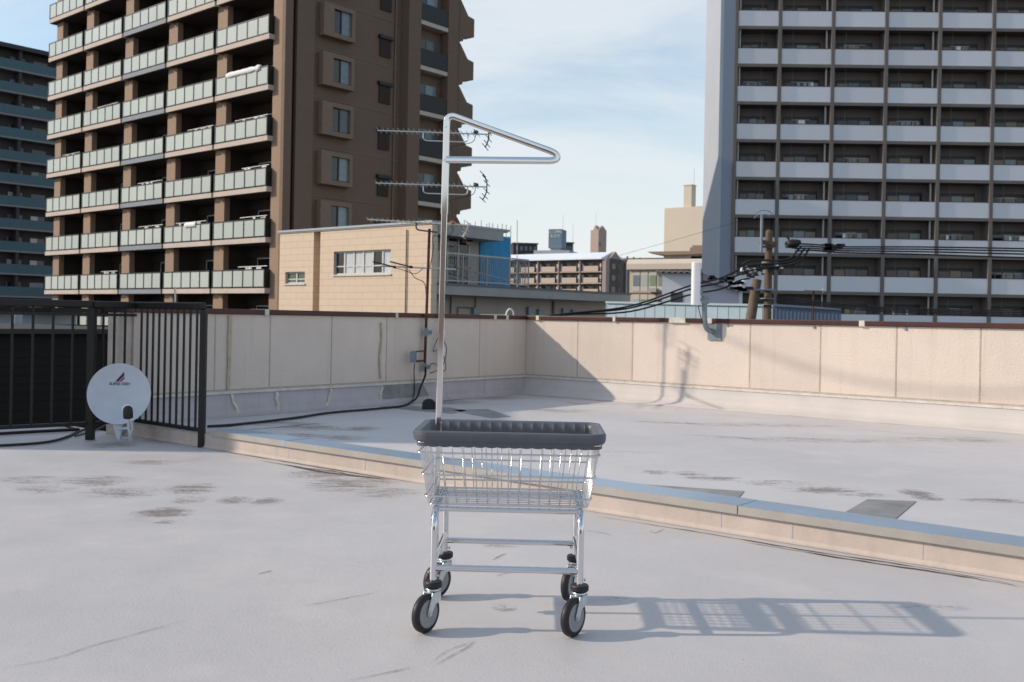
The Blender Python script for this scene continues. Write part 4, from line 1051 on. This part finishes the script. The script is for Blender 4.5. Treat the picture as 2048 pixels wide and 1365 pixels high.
b = MB(); M = Matrix.Translation((-.9, 2.75, zs1 + 1.80)); b.box(-.05, .22, -.2, .22, -.16, .2, M); b.m = 1; b.box(-.03, .2, -.17, .19, -.22, -.161, M); b.box(.221, .23, -.15, .17, -.10, .14, M); b.build('vent_hood', [bplain, dkwin], bh)
b = MB(); b.box(-.94, -.92, .5, .72, zs1 + 1.95, zs1 + 2.15); b.build('vent', recess, bh)
railm = mat('pale_terrace_rail', (.40, .39, .36), .5, .4)
b = MB(); yr = 5.6
for yy in (.35, 1.7, 3.05, 4.4, yr): b.box(-.06, -.02, yy - .02, yy + .02, zs1 + .02, zs1 + 1.12)
b.box(-.07, -.01, .35, yr, zs1 + 1.10, zs1 + 1.16); b.box(-.06, -.02, .35, yr, zs1 + .10, zs1 + .14)
b.box(-2.5, -.06, yr - .02, yr + .02, zs1 + 1.10, zs1 + 1.16)
o = b.build('terrace_railing', railm, bh)
b = MB()
for i in range(int((yr - .35) / .11)): yy = .4 + i * .11; b.box(-.048, -.032, yy - .008, yy + .008, zs1 + .14, zs1 + 1.10)
for i in range(20): b.box(-2.4 + i * .115, -2.384 + i * .115, yr - .008, yr + .008, zs1 + .1, zs1 + 1.1)
b.build('railing_bars', railm, o)
b = MB(); b.cyl((-.08, .6, zs1 + .75), (-.08, 4.9, zs1 + .2), .02, 6); b.cyl((-.10, .5, zs1 + 1.5), (-.6, 2.4, zs1 + 1.5), .018, 6); b.cyl((-.1, .6, zs1 + .35), (-.1, 2.0, zs1 + .15), .02, 6); b.build('drying_poles', alu, bh)
b = MB()
for yy, w_, zz, hh in ((1.0, .25, zs0 - .95, .25), (3.2, .3, zs0 - .7, .22), (4.5, .22, zs0 - 1.0, .22), (6.6, .35, zs0 - .75, .42), (7.3, .35, zs0 - .85, .42), (9.0, .35, zs0 - .8, .45), (9.7, .2, zs0 - .6, .2)):
    b = MB(); b.box(-.949, -.80, yy, yy + w_, zz, zz + hh); b.build('wall_box', bracket_m, bh)
b = MB(); b.tube(bend([(-.9, 2.4, zs0 - .9), (-.9, 2.4, zs0 - .45), (-.9, 3.4, zs0 - .45), (-.9, 3.4, zs0 - .05)], .05), .025, 6); b.build('wall_pipe', gbrown, bh)
b = MB(); b.cyl((-.9, 2.0, zs0 - .05), (-.9, 2.0, 12), .03, 6); b.build('wall_pipe', gbrown, bh)
b = MB(); b.cyl((-.9, 8.4, zs0 - .05), (-.9, 8.4, 12), .06, 8); b.build('wall_pipe', gbrown, bh)
b = MB(); b.tube(bend([(-.9, 4.2, 13), (-.9, 4.2, zs0 - .85), (-.9, 6.2, zs0 - .85)], .05), .025, 6); b.build('wall_pipe', gbrown, bh)
# blue tarpaulin enclosure on the terrace
q = Matrix.Translation(HO) @ Matrix.Rotation(AH, 4, 'Z')
b = MB(); M = q; n = 14; zt0, zt1 = zs1 + .021, zs1 + 2.45
ya, yb = 2.75, 5.0
def tarp_wall(pa_, pb_, zz0, zz1, amp):
    vs = []; m_ = 10; d = (Vector(pb_) - Vector(pa_)); nn = Vector((d.y, -d.x, 0)).normalized()
    for i in range(n + 1):
        for j in range(m_ + 1):
            p = Vector(pa_).lerp(Vector(pb_), i / n); w_ = amp * (math.sin(i * 1.7 + j * .6) * .6 + math.sin(i * .9 - j * 1.3) * .4)
            vs.append(M @ Vector((p.x + nn.x * w_, p.y + nn.y * w_, zz0 + (zz1 - zz0) * j / m_ + (.03 * math.sin(i * 1.3) - .05 * (i / n) if j == m_ else 0))))
    b.add(vs, [(i * (m_ + 1) + j, (i + 1) * (m_ + 1) + j, (i + 1) * (m_ + 1) + j + 1, i * (m_ + 1) + j + 1) for i in range(n) for j in range(m_)], True)
tarp_wall((-.90, 3.62, 0), (-.90, 5.46, 0), zt0, zt1 - .35, .02); tarp_wall((-2.4, 3.62, 0), (-.90, 3.62, 0), zt0, zt1 - .35, .02); tarp_wall((-.90, 5.46, 0), (-2.4, 5.46, 0), zt0, zt1 - .35, .02)
b.add([M @ Vector(v) for v in ((-.90, 3.62, zt1 - .35), (-.90, 5.46, zt1 - .40), (-2.4, 5.46, zt1 - .35), (-2.4, 3.62, zt1 - .35))], [(0, 1, 2, 3)])
tag(b.build('blue_tarpaulin', mat('blue_tarp', (.006, .24, .46), .55, var=.08, scale=2, bump=.2, bscale=6)), 'bright blue tarpaulin enclosure standing on the terrace of the beige house', 'tarpaulin')
# rooftop rods behind
b = MB()
for px, y0, y1 in ((928, 470, 440), (940, 470, 446), (962, 478, 441), (973, 480, 448), (978, 480, 446), (985, 480, 447), (995, 490, 449), (1004, 490, 448), (1012, 490, 450), (1034, 500, 441), (1021, 500, 452), (950, 470, 444)):
    b.cyl(P(px, y0 + 60, 90), P(px + .6, y1, 90), .035, 5)
tag(b.build('scaffold_rods', alu), 'cluster of thin upright rods behind the roof of the beige house', 'rods')

# --- pink-brown gabled apartment block in the middle distance
AP = math.atan2(-.58, .815)
PO = P(1210, 640, 235.0); PO.z = -14
pbk = thing('gabled_apartment_block', 'distant low apartment block with white roof, pinkish balconies and brown gable end', 'apartment block', PO, AP)
pk = mat('pinkish_tile', (.52, .41, .335), .8, var=.06, scale=.4); pkb = mat('brown_gable_tile', (.34, .26, .24), .8, var=.06, scale=.4); pkd = mat('block_recess', (.19, .155, .145), .85); wroof = mat('white_metal_roof', (.74, .78, .82), .5, var=.03, scale=.3)
zE = P(1205, 516, 235).z + 14; FHP = 2.75
b = MB(); b.box(-46, 0, 1.6, 12, 0, zE); b.build('wall', pkd, pbk)
GE = Matrix(((0, 0, 1, 0), (1, 0, 0, 0), (0, 1, 0, 0), (0, 0, 0, 1)))
b = MB(); b.prism([(0, 0), (9.6, 0), (9.6, zE - .9), (7.2, zE - .1), (4.6, zE + 1.75), (2.0, zE + .1), (0, zE - .3)], -1.0, .0, GE); b.build('gable_wall', pkb, pbk)
for k in range(3):
    for y0, w_ in ((2.6, 1.7), (6.0, .6)):
        b = MB(); z = zE - 1.6 - k * FHP - .3; b.box(.003, .10, y0, y0 + w_, z - .6, z + .7); b.build('window', dkwin if w_ > 1 else pkd, pbk)
b = MB(); b.cyl((-.1, 9.95, 0), (-.1, 9.95, zE - 1.2), .35, 8); b.build('downpipe', mat('pale_green_pipe', (.33, .36, .33), .7), pbk)
b = MB(); b.add([(-46, -.5, zE), (-1.0, -.5, zE), (-1.0, 4.5, zE + 1.7), (-46, 4.5, zE + 1.7), (-46, 12, zE), (-1.0, 12, zE), (-46, -.5, zE - .3), (-1.0, -.5, zE - .3), (-1, 12, zE - .3), (-46, 12, zE - .3)],
    [(0, 1, 2, 3), (3, 2, 5, 4), (0, 6, 7, 1), (4, 5, 8, 9), (1, 7, 8, 5, 2), (6, 0, 3, 4, 9), (6, 9, 8, 7)]); b.build('roof', wroof, pbk)
bp0 = None
for k in range(5):
    for j in range(7):
        x1 = -1.2 - j * 6.1; z = zE - .85 - (k + 1) * FHP + .45
        if bp0 is None:
            b = MB(); b.box(-4.9, -.9, -.1, .05, 0, 1.3); b.box(-5.9, 0, -.02, 1.59, -.22, -.003); bp0 = b.build('balcony', pk, pbk)
            b = MB(); b.box(-5.0, -2.9, 1.4, 1.58, .1, 2.1); b.m = 1; b.box(-4.2, -3.5, 1.38, 1.399, .1, 2.0); b.m = 0; b.box(-2.2, -.8, 1.4, 1.57, .1, 2.1); b.build('window', [dkwin, bluewin], bp0)
            b = MB(); b.box(-6.1, -5.85, -.15, 1.55, -.3, 2.6); b.build('partition', pkb, bp0)
            b = MB(); b.m = 1; b.box(-5.6, -5.2, .4, .5, 0, 1.9); b.build('door', [pkb, winframe], bp0); b = MB(); b.box(-.7, -.35, .4, .5, 0, 1.9); b.build('door', winframe, bp0)
            bp0.location = (x1, 0, z)
        else: copy_part(bp0, pbk, (x1, 0, z))

# --- smaller far buildings
def boxb(name, label, cat, px0, px1, ytop, Y, ang, depth, mm, pxc=None):
    """box with its front from px0 to px1 at distance Y and its top at image row ytop"""
    a = P(px0, 640, Y); r1, _ = unroll(px1, 640); w_ = (r1 * a.y - a.x) / (math.cos(ang) - r1 * math.sin(ang))
    a.z = -14; t = thing(name, label, cat, a, ang); h = P((px0 + px1) / 2, ytop, Y).z + 14
    return t, w_, h
# blue tank tower with lettering
t, w_, h = boxb('sign_tower', 'small blue-grey rooftop tower with two rows of pale lettering', 'tower', 1094, 1120, 459, 300, R(-18), 6, None)
h0 = P(1107, 497, 300).z + 14
bl1 = mat('blue_sign_box', (.15, .22, .27), .7, var=.05, scale=.3); 
b = MB(); b.box(0, w_, 0, 5.6, h0, h); b.build('sign_box', bl1, t)
b = MB(); b.box(-4, w_ + 3, -2, 12, 0, h0 - .8); b.box(.5, w_ - .5, .5, 5.0, h0 - .8, h0); b.build('building_body', gpal, t)
lm = mat('pale_sign_letters', (.62, .66, .60), .6)
for body, dzz, sz in (('コープ野村', .9, .86), ('もロマ', 2.15, 1.05)):
    vs, fs = text_mesh(body, sz, .012); b = MB(); b.add([Vector((w_ / 2 + v.x, -.03, h - dzz - .25 + v.y)) for v in vs], fs); b.build('lettering', lm, t)
b = MB(); b.cyl((w_ * .9, 3, h), (w_ * .9, 3, h + 4.5), .05, 5); b.cyl((w_ + 2.5, 4, h0 - .8), (w_ + 2.5, 4, h + 2), .05, 5); b.build('rooftop_rod', alu, t)
# brown twin-gable tower
t, w_, h = boxb('twin_gable_tower', 'pale brown tower with two small pointed gables on the skyline', 'tower', 1178, 1194, 461, 280, R(-38), 5, None)
tg = mat('pinkish_stone', (.42, .32, .27), .8, var=.06, scale=.4)
dd = 4.1
b = MB(); b.box(0, w_, 0, dd, 0, h); MX = Matrix(((1, 0, 0, 0), (0, 0, -1, 0), (0, 1, 0, 0), (0, 0, 0, 1)))
b.prism([(w_ * .28, h - .02), (w_ * .82, h - .02), (w_ * .55, h + 1.3)], -dd * .4, -.02, MX); b.prism([(.02, h - .015), (dd - .02, h - .015), (dd * .5, h + 1.35)], w_ - .6, w_ + .01, Matrix(((0, 0, 1, 0), (1, 0, 0, 0), (0, 1, 0, 0), (0, 0, 0, 1))))
b.build('tower_wall', tg, t)
b = MB(); b.box(w_ + .003, w_ + .06, .0, 1.2, h - 4.4, h - 3.4); b.build('opening', dkwin, t)
b = MB(); b.cyl((w_ * .4, 1, h), (w_ * .4, 1, h + 5), .05, 5); b.build('lightning_rod', alu, t)
# dark flat roofs beside the tank tower
for lab, px0, px1, yt, Y, nm in (('long dark flat-roofed block beyond the white roof, left of the blue-grey tower', 1024, 1072, 488, 330, 'dark_flat_block'), ('small dark rooftop block just right of the blue-grey tower', 1126, 1144, 487, 310, 'dark_rooftop_block')):
    t, w_, h = boxb(nm, lab, 'building', px0, px1, yt, Y, R(6), 8, None); b = MB(); b.box(0, w_, 0, 10, 0, h); b.m = 1; b.box(-.3, w_ + .3, -.4, 10.3, h, h + .35); b.m = 2
    for i in range(5): xx = w_ * (.1 + i * .19); b.box(xx, xx + w_ * .1, -.02, -.001, h - 2.2, h - .8)
    b.build('building_body', [dk, gbrown, bluewin], t)
# tall cream windowless building with chimney stack
t, w_, h = boxb('cream_blank_building', 'tall blank cream building with a square chimney stack beside the grey tower', 'building', 1325, 1425, 418, 150, R(-39), 10, None)
crm = mat('cream_render', (.60, .53, .43), .85, var=.04, scale=.3); 
b = MB(); b.box(0, w_ + 4, 0, 14, 0, h); b.build('building_body', crm, t)
xa = w_ * .36; hc = P(1373, 375, 150).z + 14
b = MB(); b.box(xa, xa + 1.3, .4, 1.7, h, hc); b.box(xa - .08, xa + 1.38, .32, 1.78, hc, hc + .12); b.build('chimney', crm, t)
b = MB(); b.cyl((xa + 1.2, 1.2, hc), (xa + 1.25, 1.2, hc + 2.6), .04, 5); b.build('rod', alu, t)
b = MB(); b.box(w_ * .86, w_ * .89, -.05, -.002, h - 1.6, h - .4); b.build('window', dkwin, t)
# cream office block with green-blinded windows, roofs stepping behind it
OY = 104
t, w_, h = boxb('cream_office_block', 'low cream office block with pale green blinds and a rounded parapet', 'office block', 1253, 1412, 521, OY, R(-27), 12, None)
def oz(py): return P(1330, py, OY).z + 14
def ox(px):
    a_ = P(1253, 580, OY); r_, _ = unroll(px, 580); return (r_ * a_.y - a_.x) / (math.cos(R(-27)) - r_ * math.sin(R(-27)))
b = MB(); b.box(.25, w_ + 1.5, .02, 11, 0, oz(540)); b.build('wall', crm, t)
b = MB(); prof = [(0, oz(541)), (.0, oz(530)), (.25, oz(523)), (.6, oz(520.5)), (8, oz(520)), (8, oz(541))]
b.prism([(y, z_) for y, z_ in prof], 0, w_ + 1.5, Matrix(((0, 0, 1, 0), (1, 0, 0, -.3), (0, 1, 0, 0), (0, 0, 0, 1)))); b.build('parapet', mat('cream_panel', (.66, .59, .50), .7, var=.05, scale=.4), t)
grn = mat('green_blind', (.27, .33, .24), .4, var=.1, scale=1.5); wpan = mat('white_spandrel', (.62, .60, .56), .6)
for r_, (ya, yb) in enumerate(((553, 574), (601, 625))):
    for i, (pa_, pb_) in enumerate(((1265, 1278), (1281, 1294), (1298, 1311), (1315, 1328))):
        b = MB(); b.box(ox(pa_), ox(pb_), -.04, .018, oz(yb), oz(ya)); b.m = 1; b.box(ox(pa_), ox(pb_), -.02, .017, oz(ya) + .02, oz(ya) + .55); b.m = 2; b.box(ox(pa_), ox(pb_), -.02, .017, oz(yb) - .55, oz(yb) - .02)
        b.build('window', [(bluewin, palewin, grn, grn)[(i + r_) % 4], wpan, wpan], t)
b = MB(); b.box(.2, w_ + 1.4, -.05, .015, oz(589), oz(587)); b.build('ledge', mat('brown_ledge', (.25, .13, .08), .8), t)
b = MB(); b.box(ox(1299), ox(1314), -.5, -.045, oz(586), oz(578)); b.build('air_conditioner', winframe, t)
# flat canopy roof behind it
t, w_, h = boxb('canopy_roof_house', 'brown flat canopy roof and cream penthouse behind the office block', 'house', 1325, 1414, 503, 118, R(-27), 8, None)
hh = P(1360, 510, 118).z + 14
b = MB(); b.box(0, w_ + 2, 0, 8, 0, hh); b.build('building_body', crm, t)
b = MB(); b.prism([(-1.9, hh + .32), (w_ + 2, hh + .32), (w_ + 2, hh + .02), (.5, hh - .12), (-1.3, hh + .05)], -8, .6, MX); b.box(w_ * .62, w_ + 1.5, -.5, 3, hh + .321, hh + .75); b.box(w_ * .66, w_ + 1.2, -.3, 3, hh + .751, hh + 1.0); b.build('canopy', mat('brown_canopy', (.30, .22, .17), .85, var=.1), t)
b = MB(); b.box(w_ * .62, w_ + 1, -.03, -.002, hh - .95, hh - .25); b.build('window', dkwin, t)
# low dark tiled roofs at the left of the office block
t, w_, h = boxb('low_roof_row', 'low olive roof with small vents between the gabled block and the office block', 'building', 1236, 1322, 514, 275, R(-27), 8, None)
b = MB(); b.box(0, w_, 0, 8, 0, h - .5); b.prism([(-.2, h - .5), (w_, h - 1.6), (w_, h - 1.9), (-.2, h - .9)], -8.2, .3, MX)
for i in range(4): b.box(1 + i * 1.9, 1.4 + i * 1.9, 3, 3.5, h - 1.5, h + .2 - i * .2)
b.build('building_body', mat('olive_roof', (.17, .15, .10), .85, var=.2), t)

# grey shed with corrugated eave
SY = 45
t, w_, h = boxb('corrugated_shed', 'grey-white shed wall with a dark opening under a corrugated roof edge', 'shed', 1323, 1400, 541, SY, R(-9), 8, None)
shm = mat('grey_shed_wall', (.66, .67, .70), .85, var=.05, scale=.6); shd = mat('mauve_shed_wall', (.48, .48, .55), .85, var=.05, scale=.6)
def sz_(py): return P(1360, py, SY).z + 14
def sx2(px): return P(px, 590, SY).x - P(1323, 590, SY).x
b = MB(); b.box(0, sx2(1400), 0, 6, 0, sz_(547)); b.m = 1; b.box(sx2(1400) + .002, sx2(1477), .3, 6, 0, sz_(561)); b.m = 0; b.box(sx2(1474), sx2(1481), .24, .29, 0, sz_(565)); b.build('wall', [shm, shd], t)
b = MB(); n = 34; vs = []
for i in range(n + 1):
    xx = -.28 + (sx2(1402) + .28) * i / n; zz = .035 * math.sin(i * 1.45)
    for y, dz2 in ((-.35, 0), (6, .08)): vs.append(Vector((xx, y, sz_(544) + zz + dz2)))
b.add(vs, [(2 * i, 2 * i + 2, 2 * i + 3, 2 * i + 1) for i in range(n)], True)
o = b.build('corrugated_roof', mat('grey_corrugated', (.30, .27, .26), .6, var=.15), t); sd = o.modifiers.new('t', 'SOLIDIFY'); sd.thickness = .05
b = MB(); b.prism([(0, sz_(560)), (0, sz_(546)), (sx2(1432) - sx2(1402), sz_(560)), (sx2(1480) - sx2(1402), sz_(580)), (sx2(1480) - sx2(1402), sz_(584))], -5.9, .0, MX @ Matrix.Translation((sx2(1402), 0, 0))); b.build('lean_to_roof', mat('mauve_roof', (.30, .27, .30), .7), t)
b = MB(); b.box(sx2(1341), sx2(1364), -.02, .05, sz_(608), sz_(586)); b.m = 1; b.box(sx2(1339), sx2(1341) - .003, -.04, .05, sz_(608), sz_(584)); b.build('doorway', [dkwin, winframe], t)

# blue panel fence and dark blue sheet roof in front of it
FY = 27
def fence_blue(nm, lab, px0, px1, yt0, yt1, Y, Y1_, m_, ribs, cat):
    a, c = P(px0, yt0, Y), P(px1, yt1, Y1_); az = math.atan2(c.y - a.y, c.x - a.x); L0 = math.hypot(c.x - a.x, c.y - a.y); t = thing(nm, lab, cat, (a.x, a.y, -14), az); c.x = a.x + L0; b = MB()
    b.add([Vector((0, 0, 0)), Vector((c.x - a.x, 0, 0)), Vector((c.x - a.x, 0, c.z + 14)), Vector((0, 0, a.z + 14)), Vector((0, .12, 0)), Vector((c.x - a.x, .12, 0)), Vector((c.x - a.x, .12, c.z + 14)), Vector((0, .12, a.z + 14))],
          [(0, 1, 2, 3), (7, 6, 5, 4), (3, 2, 6, 7), (0, 3, 7, 4), (1, 5, 6, 2)]); b.build('panel_wall', m_, t)
    b = MB(); L_ = c.x - a.x
    for i in range(ribs + 1): xx = L_ * i / ribs; b.box(xx - .012, xx + .012, -.012, -.001, 10, a.z + 14 + (c.z - a.z) * i / ribs - .05)
    b.beam(Vector((0, .05, a.z + 14.03)), Vector((L_, .05, c.z + 14.03)), .22, .06); b.build('panel_seams', m_, t); return t
lb = mat('pale_blue_panel', (.36, .46, .51), .5, var=.05, scale=2); db = mat('deep_blue_sheet', (.12, .165, .235), .55, var=.08, scale=2)
fence_blue('blue_panel_fence', 'pale blue metal panel fence just above the sunlit wall coping', 1213, 1548, 607, 613.5, 31.0, 27.4, lb, 16, 'fence')
fence_blue('deep_blue_sheeting', 'deep blue sheet hoarding right of the utility pole', 1546, 1682, 613, 621, 27.0, 26.6, db, 18, 'hoarding')

# ------------------------------------------------------------------ utility poles and overhead lines
UY = 24.0
ub = P(1535, 640, UY); ub.z = -14
up_ = thing('utility_pole', 'brown utility pole with insulators, crossarms and bundled black lines', 'utility pole', ub)
def ru(px, py, dy=0): return P(px, py, UY + dy) - ub
tp = ru(1538, 470); 
b = MB(); b.cyl((ru(1527, 1000).x, 0, 0), tp, .20, 16, .085); b.lathe([(.085, 0), (.09, .06), (.05, .12)], Matrix.Translation(tp), 12); b.build('pole', pine, up_)
b = MB(); b.beam(ru(1520, 484, -.12), ru(1552, 489, -.12), .10, .10); b.beam(ru(1524, 494, -.1), ru(1548, 494, -.1), .08, .05); b.beam(ru(1523, 530, -.14), ru(1566, 542, -.14), .07, .07); b.build('crossarm', pine, up_)
b = MB(); b.cyl(ru(1522.5, 505, -.2), ru(1523.5, 430, -.2), .035, 8); b.tube(smooth_path([ru(1508, 437, -.2), ru(1515, 431, -.2), ru(1523, 430, -.2), ru(1533, 430, -.2), ru(1540, 434, -.2)]), .014, 6); b.tube(smooth_path([ru(1511, 428, -.2), ru(1525, 421, -.2), ru(1540, 424, -.2), ru(1547, 431, -.2)]), .010, 6); b.build('extension_arm', bracket_m, up_)
b = MB()
for px, py in ((1527, 524), (1484, 540), (1494, 536), (1500, 543), (1509, 540), (1528, 544), (1519, 548), (1554, 531), (1563, 535)):
    b.lathe([(.012, -.05), (.045, -.04), (.05, -.01), (.03, .0), (.045, .02), (.03, .045), (.01, .05)], Matrix.Translation(ru(px, py, -.22)), 12)
b.build('insulator', ceramic, up_)
b = MB(); c = ru(1583, 488, -.2); Q = Matrix.Translation(c) @ Matrix.Rotation(R(78), 4, 'Y')
b.lathe([(.03, -.12), (.09, -.10), (.10, -.04), (.11, .02), (.075, .16), (.05, .22)], Q, 14); b.lathe([(.02, 0), (.03, .05), (.008, .14)], Matrix.Translation(ru(1578, 480, -.2)) @ Matrix.Rotation(R(-25), 4, 'Y'), 8)
b.build('cable_joint', rubber, up_); b = MB()
for k in range(14): q = ru(1580 + random.uniform(-7, 16), 488 + random.uniform(-7, 9), -.2); b.cbox(q, .07, .07, .05, random.random() * 3)
b.build('line_clips', rubber, up_); b = MB()
for px, py in ((1498, 552), (1505, 554), (1512, 550), (1490, 545), (1518, 540), (1540, 540), (1548, 538)): b.cbox(ru(px, py, -.2), .10, .1, .06, random.random() * 3)
b.build('line_clips', rubber, up_)
b = MB(); b.tube([ru(1530, 580), ru(1543, 580)], .03, 6)
for py in (579, 598, 610): b.lathe([(.155 + .0, -.012), (.175, -.012), (.175, .012), (.155, .012)], Matrix.Translation(Vector((ru(1533, py).x, 0, ru(1533, py).z))), 16)
b.beam(ru(1502, 580, -.1), ru(1550, 580, -.2), .05, .04); b.build('pole_band', bracket_m, up_)
b = MB(); sb = ru(1503, 640); st = ru(1516, 559)
b.cyl((sb.x - (st.x - sb.x) * 3, .0 + .1, sb.z - (st.z - sb.z) * 3), st + Vector((0, .1, 0)), .16, 14, .115); o = b.build('brace_pole', concpole, up_)
b = MB(); b.lathe([(.04, -.06), (.09, 0), (.06, .06)], Matrix.Translation(ru(1487, 566, -.2)), 12); b.build('line_lamp', ceramic, up_)
def line(label, pts, r, Y0=UY, blobs=()):
    q = [P(x, y, Yv) for x, y, Yv in pts]; b = MB(); b.tube(smooth_path(q, 8), r, 6)
    for x, y, Yv, n in blobs:
        for k in range(n): b.cbox(P(x + random.uniform(-22, 22), y + random.uniform(-3.5, 3.5) , Yv), random.uniform(.08, .2), .06, random.uniform(.04, .08), 0)
    return tag(b.build('overhead_line', cable_m), label, 'overhead line', 'overhead lines on the utility pole')
for k, (y0, y1, y2, nm) in enumerate(((636, 573, 535, 'topmost'), (637, 580, 543, 'middle'), (640, 591, 553, 'lowest'))):
    line('%s black line descending left from the pole towards the beige house' % nm, [(1020 + 30 * k, y0 + 4, 22), (1130, y0 - 8 - k, 22.5), (1260, (y0 + y1) / 2 + 8, 23), (1380, y1 - 1, 23.4), (1440, y1 - 16 + 2 * k, 23.7), (1478, y2 + 5 + 2 * k, 23.8), (1500, y2 + 2 * k, 23.8)], .022, blobs=((1440 + 20 * k, y1 - 16 + 2 * k, 23.7, 7),))
for k, (y0, y1, nm) in enumerate(((490, 497, 'topmost'), (494, 502, 'second'), (498, 508, 'third'), (502, 515, 'lowest'))):
    line('%s black line running right from the pole across the grid tower' % nm, [(1590, y0 - 2 + k, 23.8), (1620, y0 - 1, 23.8), (1660, y0 + 2, 23.7), (1690, y0 + 4, 23.6), (1850, (y0 + y1) / 2 + 1, 23.2), (2060, y1 + 1, 22.6), (2400, y1 + 8, 21.8)], .020, blobs=((1668, y0 + 2, 23.7, 6),) if k < 3 else ())
for k in range(3):
    line(('first', 'second', 'third')[k] + ' black jumper loop curving under the cable joint on the pole', [(1602 + 8 * k, 494 + 2 * k, 23.78), (1592 + 9 * k, 505 + 3 * k, 23.75), (1580 + 8 * k, 517 + 4 * k, 23.75), (1558 + 6 * k, 522 + 5 * k, 23.75), (1530, 521 + 8 * k, 23.75), (1500, 522 + 10 * k, 23.75), (1484, 530 + 10 * k, 23.75)], .024)
for k in range(4):
    line(('first', 'second', 'third', 'fourth')[k] + ' low thin line sagging right from the pole foot past the blue sheeting', [(1552, 592 + 4 * k, 23.9), (1640, 604 + 3 * k, 23.6), (1760, 614 + 3 * k, 23.2), (1900, 620 + 3 * k, 22.8), (2100, 622 + 4 * k, 22.2)], .016)
b = MB(); b.tube([P(1232, 513, 60), P(1330, 486, 60), P(1420, 460, 60), P(1510, 434, 60)], .009, 5); tag(b.build('overhead_line', cable_m), 'single faint line rising across the blank cream building', 'overhead line', 'overhead lines on the utility pole')
# little aerial in front of the grid tower
q = P(1628, 612, 26.2); q.z = -14
sa = thing('small_aerial', 'small rusty aerial above the deep blue sheeting', 'aerial', q)
def rq(px, py): return P(px, py, 26.2) - q
b = MB(); b.cyl((0, 0, 0), rq(1627, 580), .022, 6); b.build('pole', rust_m, sa)
b = MB(); b.cyl(rq(1607, 580), rq(1646, 582), .020, 6)
for i in range(9): p = rq(1609 + i * 4.2, 580.2 + i * .2); b.cyl(p + Vector((-.02, -.15, 0)), p + Vector((.02, .15, 0)), .012, 4)
b.cyl(rq(1646, 576), rq(1645, 587), .012, 5); b.build('aerial_boom', alu, sa)

# ------------------------------------------------------------------ what lies beyond the railing on the left
ds = P(-70, 668, 13.0); de = P(330, 672, 15.2)
sc_ = thing('dark_brown_building', 'low dark brown neighbouring building with slatted wall behind the black railing', 'building', (ds.x, ds.y, -14), math.atan2(de.y - ds.y, de.x - ds.x))
L_ = (de - ds).length; hz = ds.z + 14
dbm = mat('dark_brown_cladding', (.011, .008, .007), .8, var=.3, scale=3)
b = MB(); b.box(-6, L_, 0, 8, 0, hz); b.build('wall', dbm, sc_)
b = MB(); b.prism([(-14, 7.45), (-8.2, 7.45), (-8.2, 12.8), (-14, 12.8)], -.2, 4.45, Matrix.Translation(Vector((0, 0, 0))));  # taller block added out of view to shade the railing and kerb end
Mi = (Matrix.Translation((ds.x, ds.y, -14)) @ Matrix.Rotation(math.atan2(de.y - ds.y, de.x - ds.x), 4, 'Z')).inverted(); b.v = [Mi @ v for v in b.v]; b.build('shade_block', dbm, sc_)
b = MB(); b.box(-6, L_ + .1, -.15, 8, hz + .002, hz + .07); b.build('roof', mat('dark_flat_roof', (.045, .04, .038), .8, var=.2), sc_)
b = MB()
for i in range(24): b.box(-5.9, L_ - .1, -.012, -.002, hz - .2 - i * .12, hz - .16 - i * .12)
b.build('slats', dbm, sc_)
q = P(36, 640, 20); q.z = -14
t = thing('pale_rooftop_cabin', 'pale grey rooftop cabin and pipe glimpsed through the railing at far left', 'cabin', q)
b = MB(); b.box(-1.2, .3, 0, 2, 0, EYE + 14 - .05); b.m = 1; b.box(-1.4, .8, -.2, 2.1, EYE + 13.952, EYE + 14.05); b.m = 0; b.cyl((.14, -.3, 12), (.14, -.3, EYE + 13.9), .10, 10); b.m = 1; b.box(.45, 1.5, .2, 1.4, 0, EYE + 13.7); b.build('cabin_wall', [gpal, dbm], t)
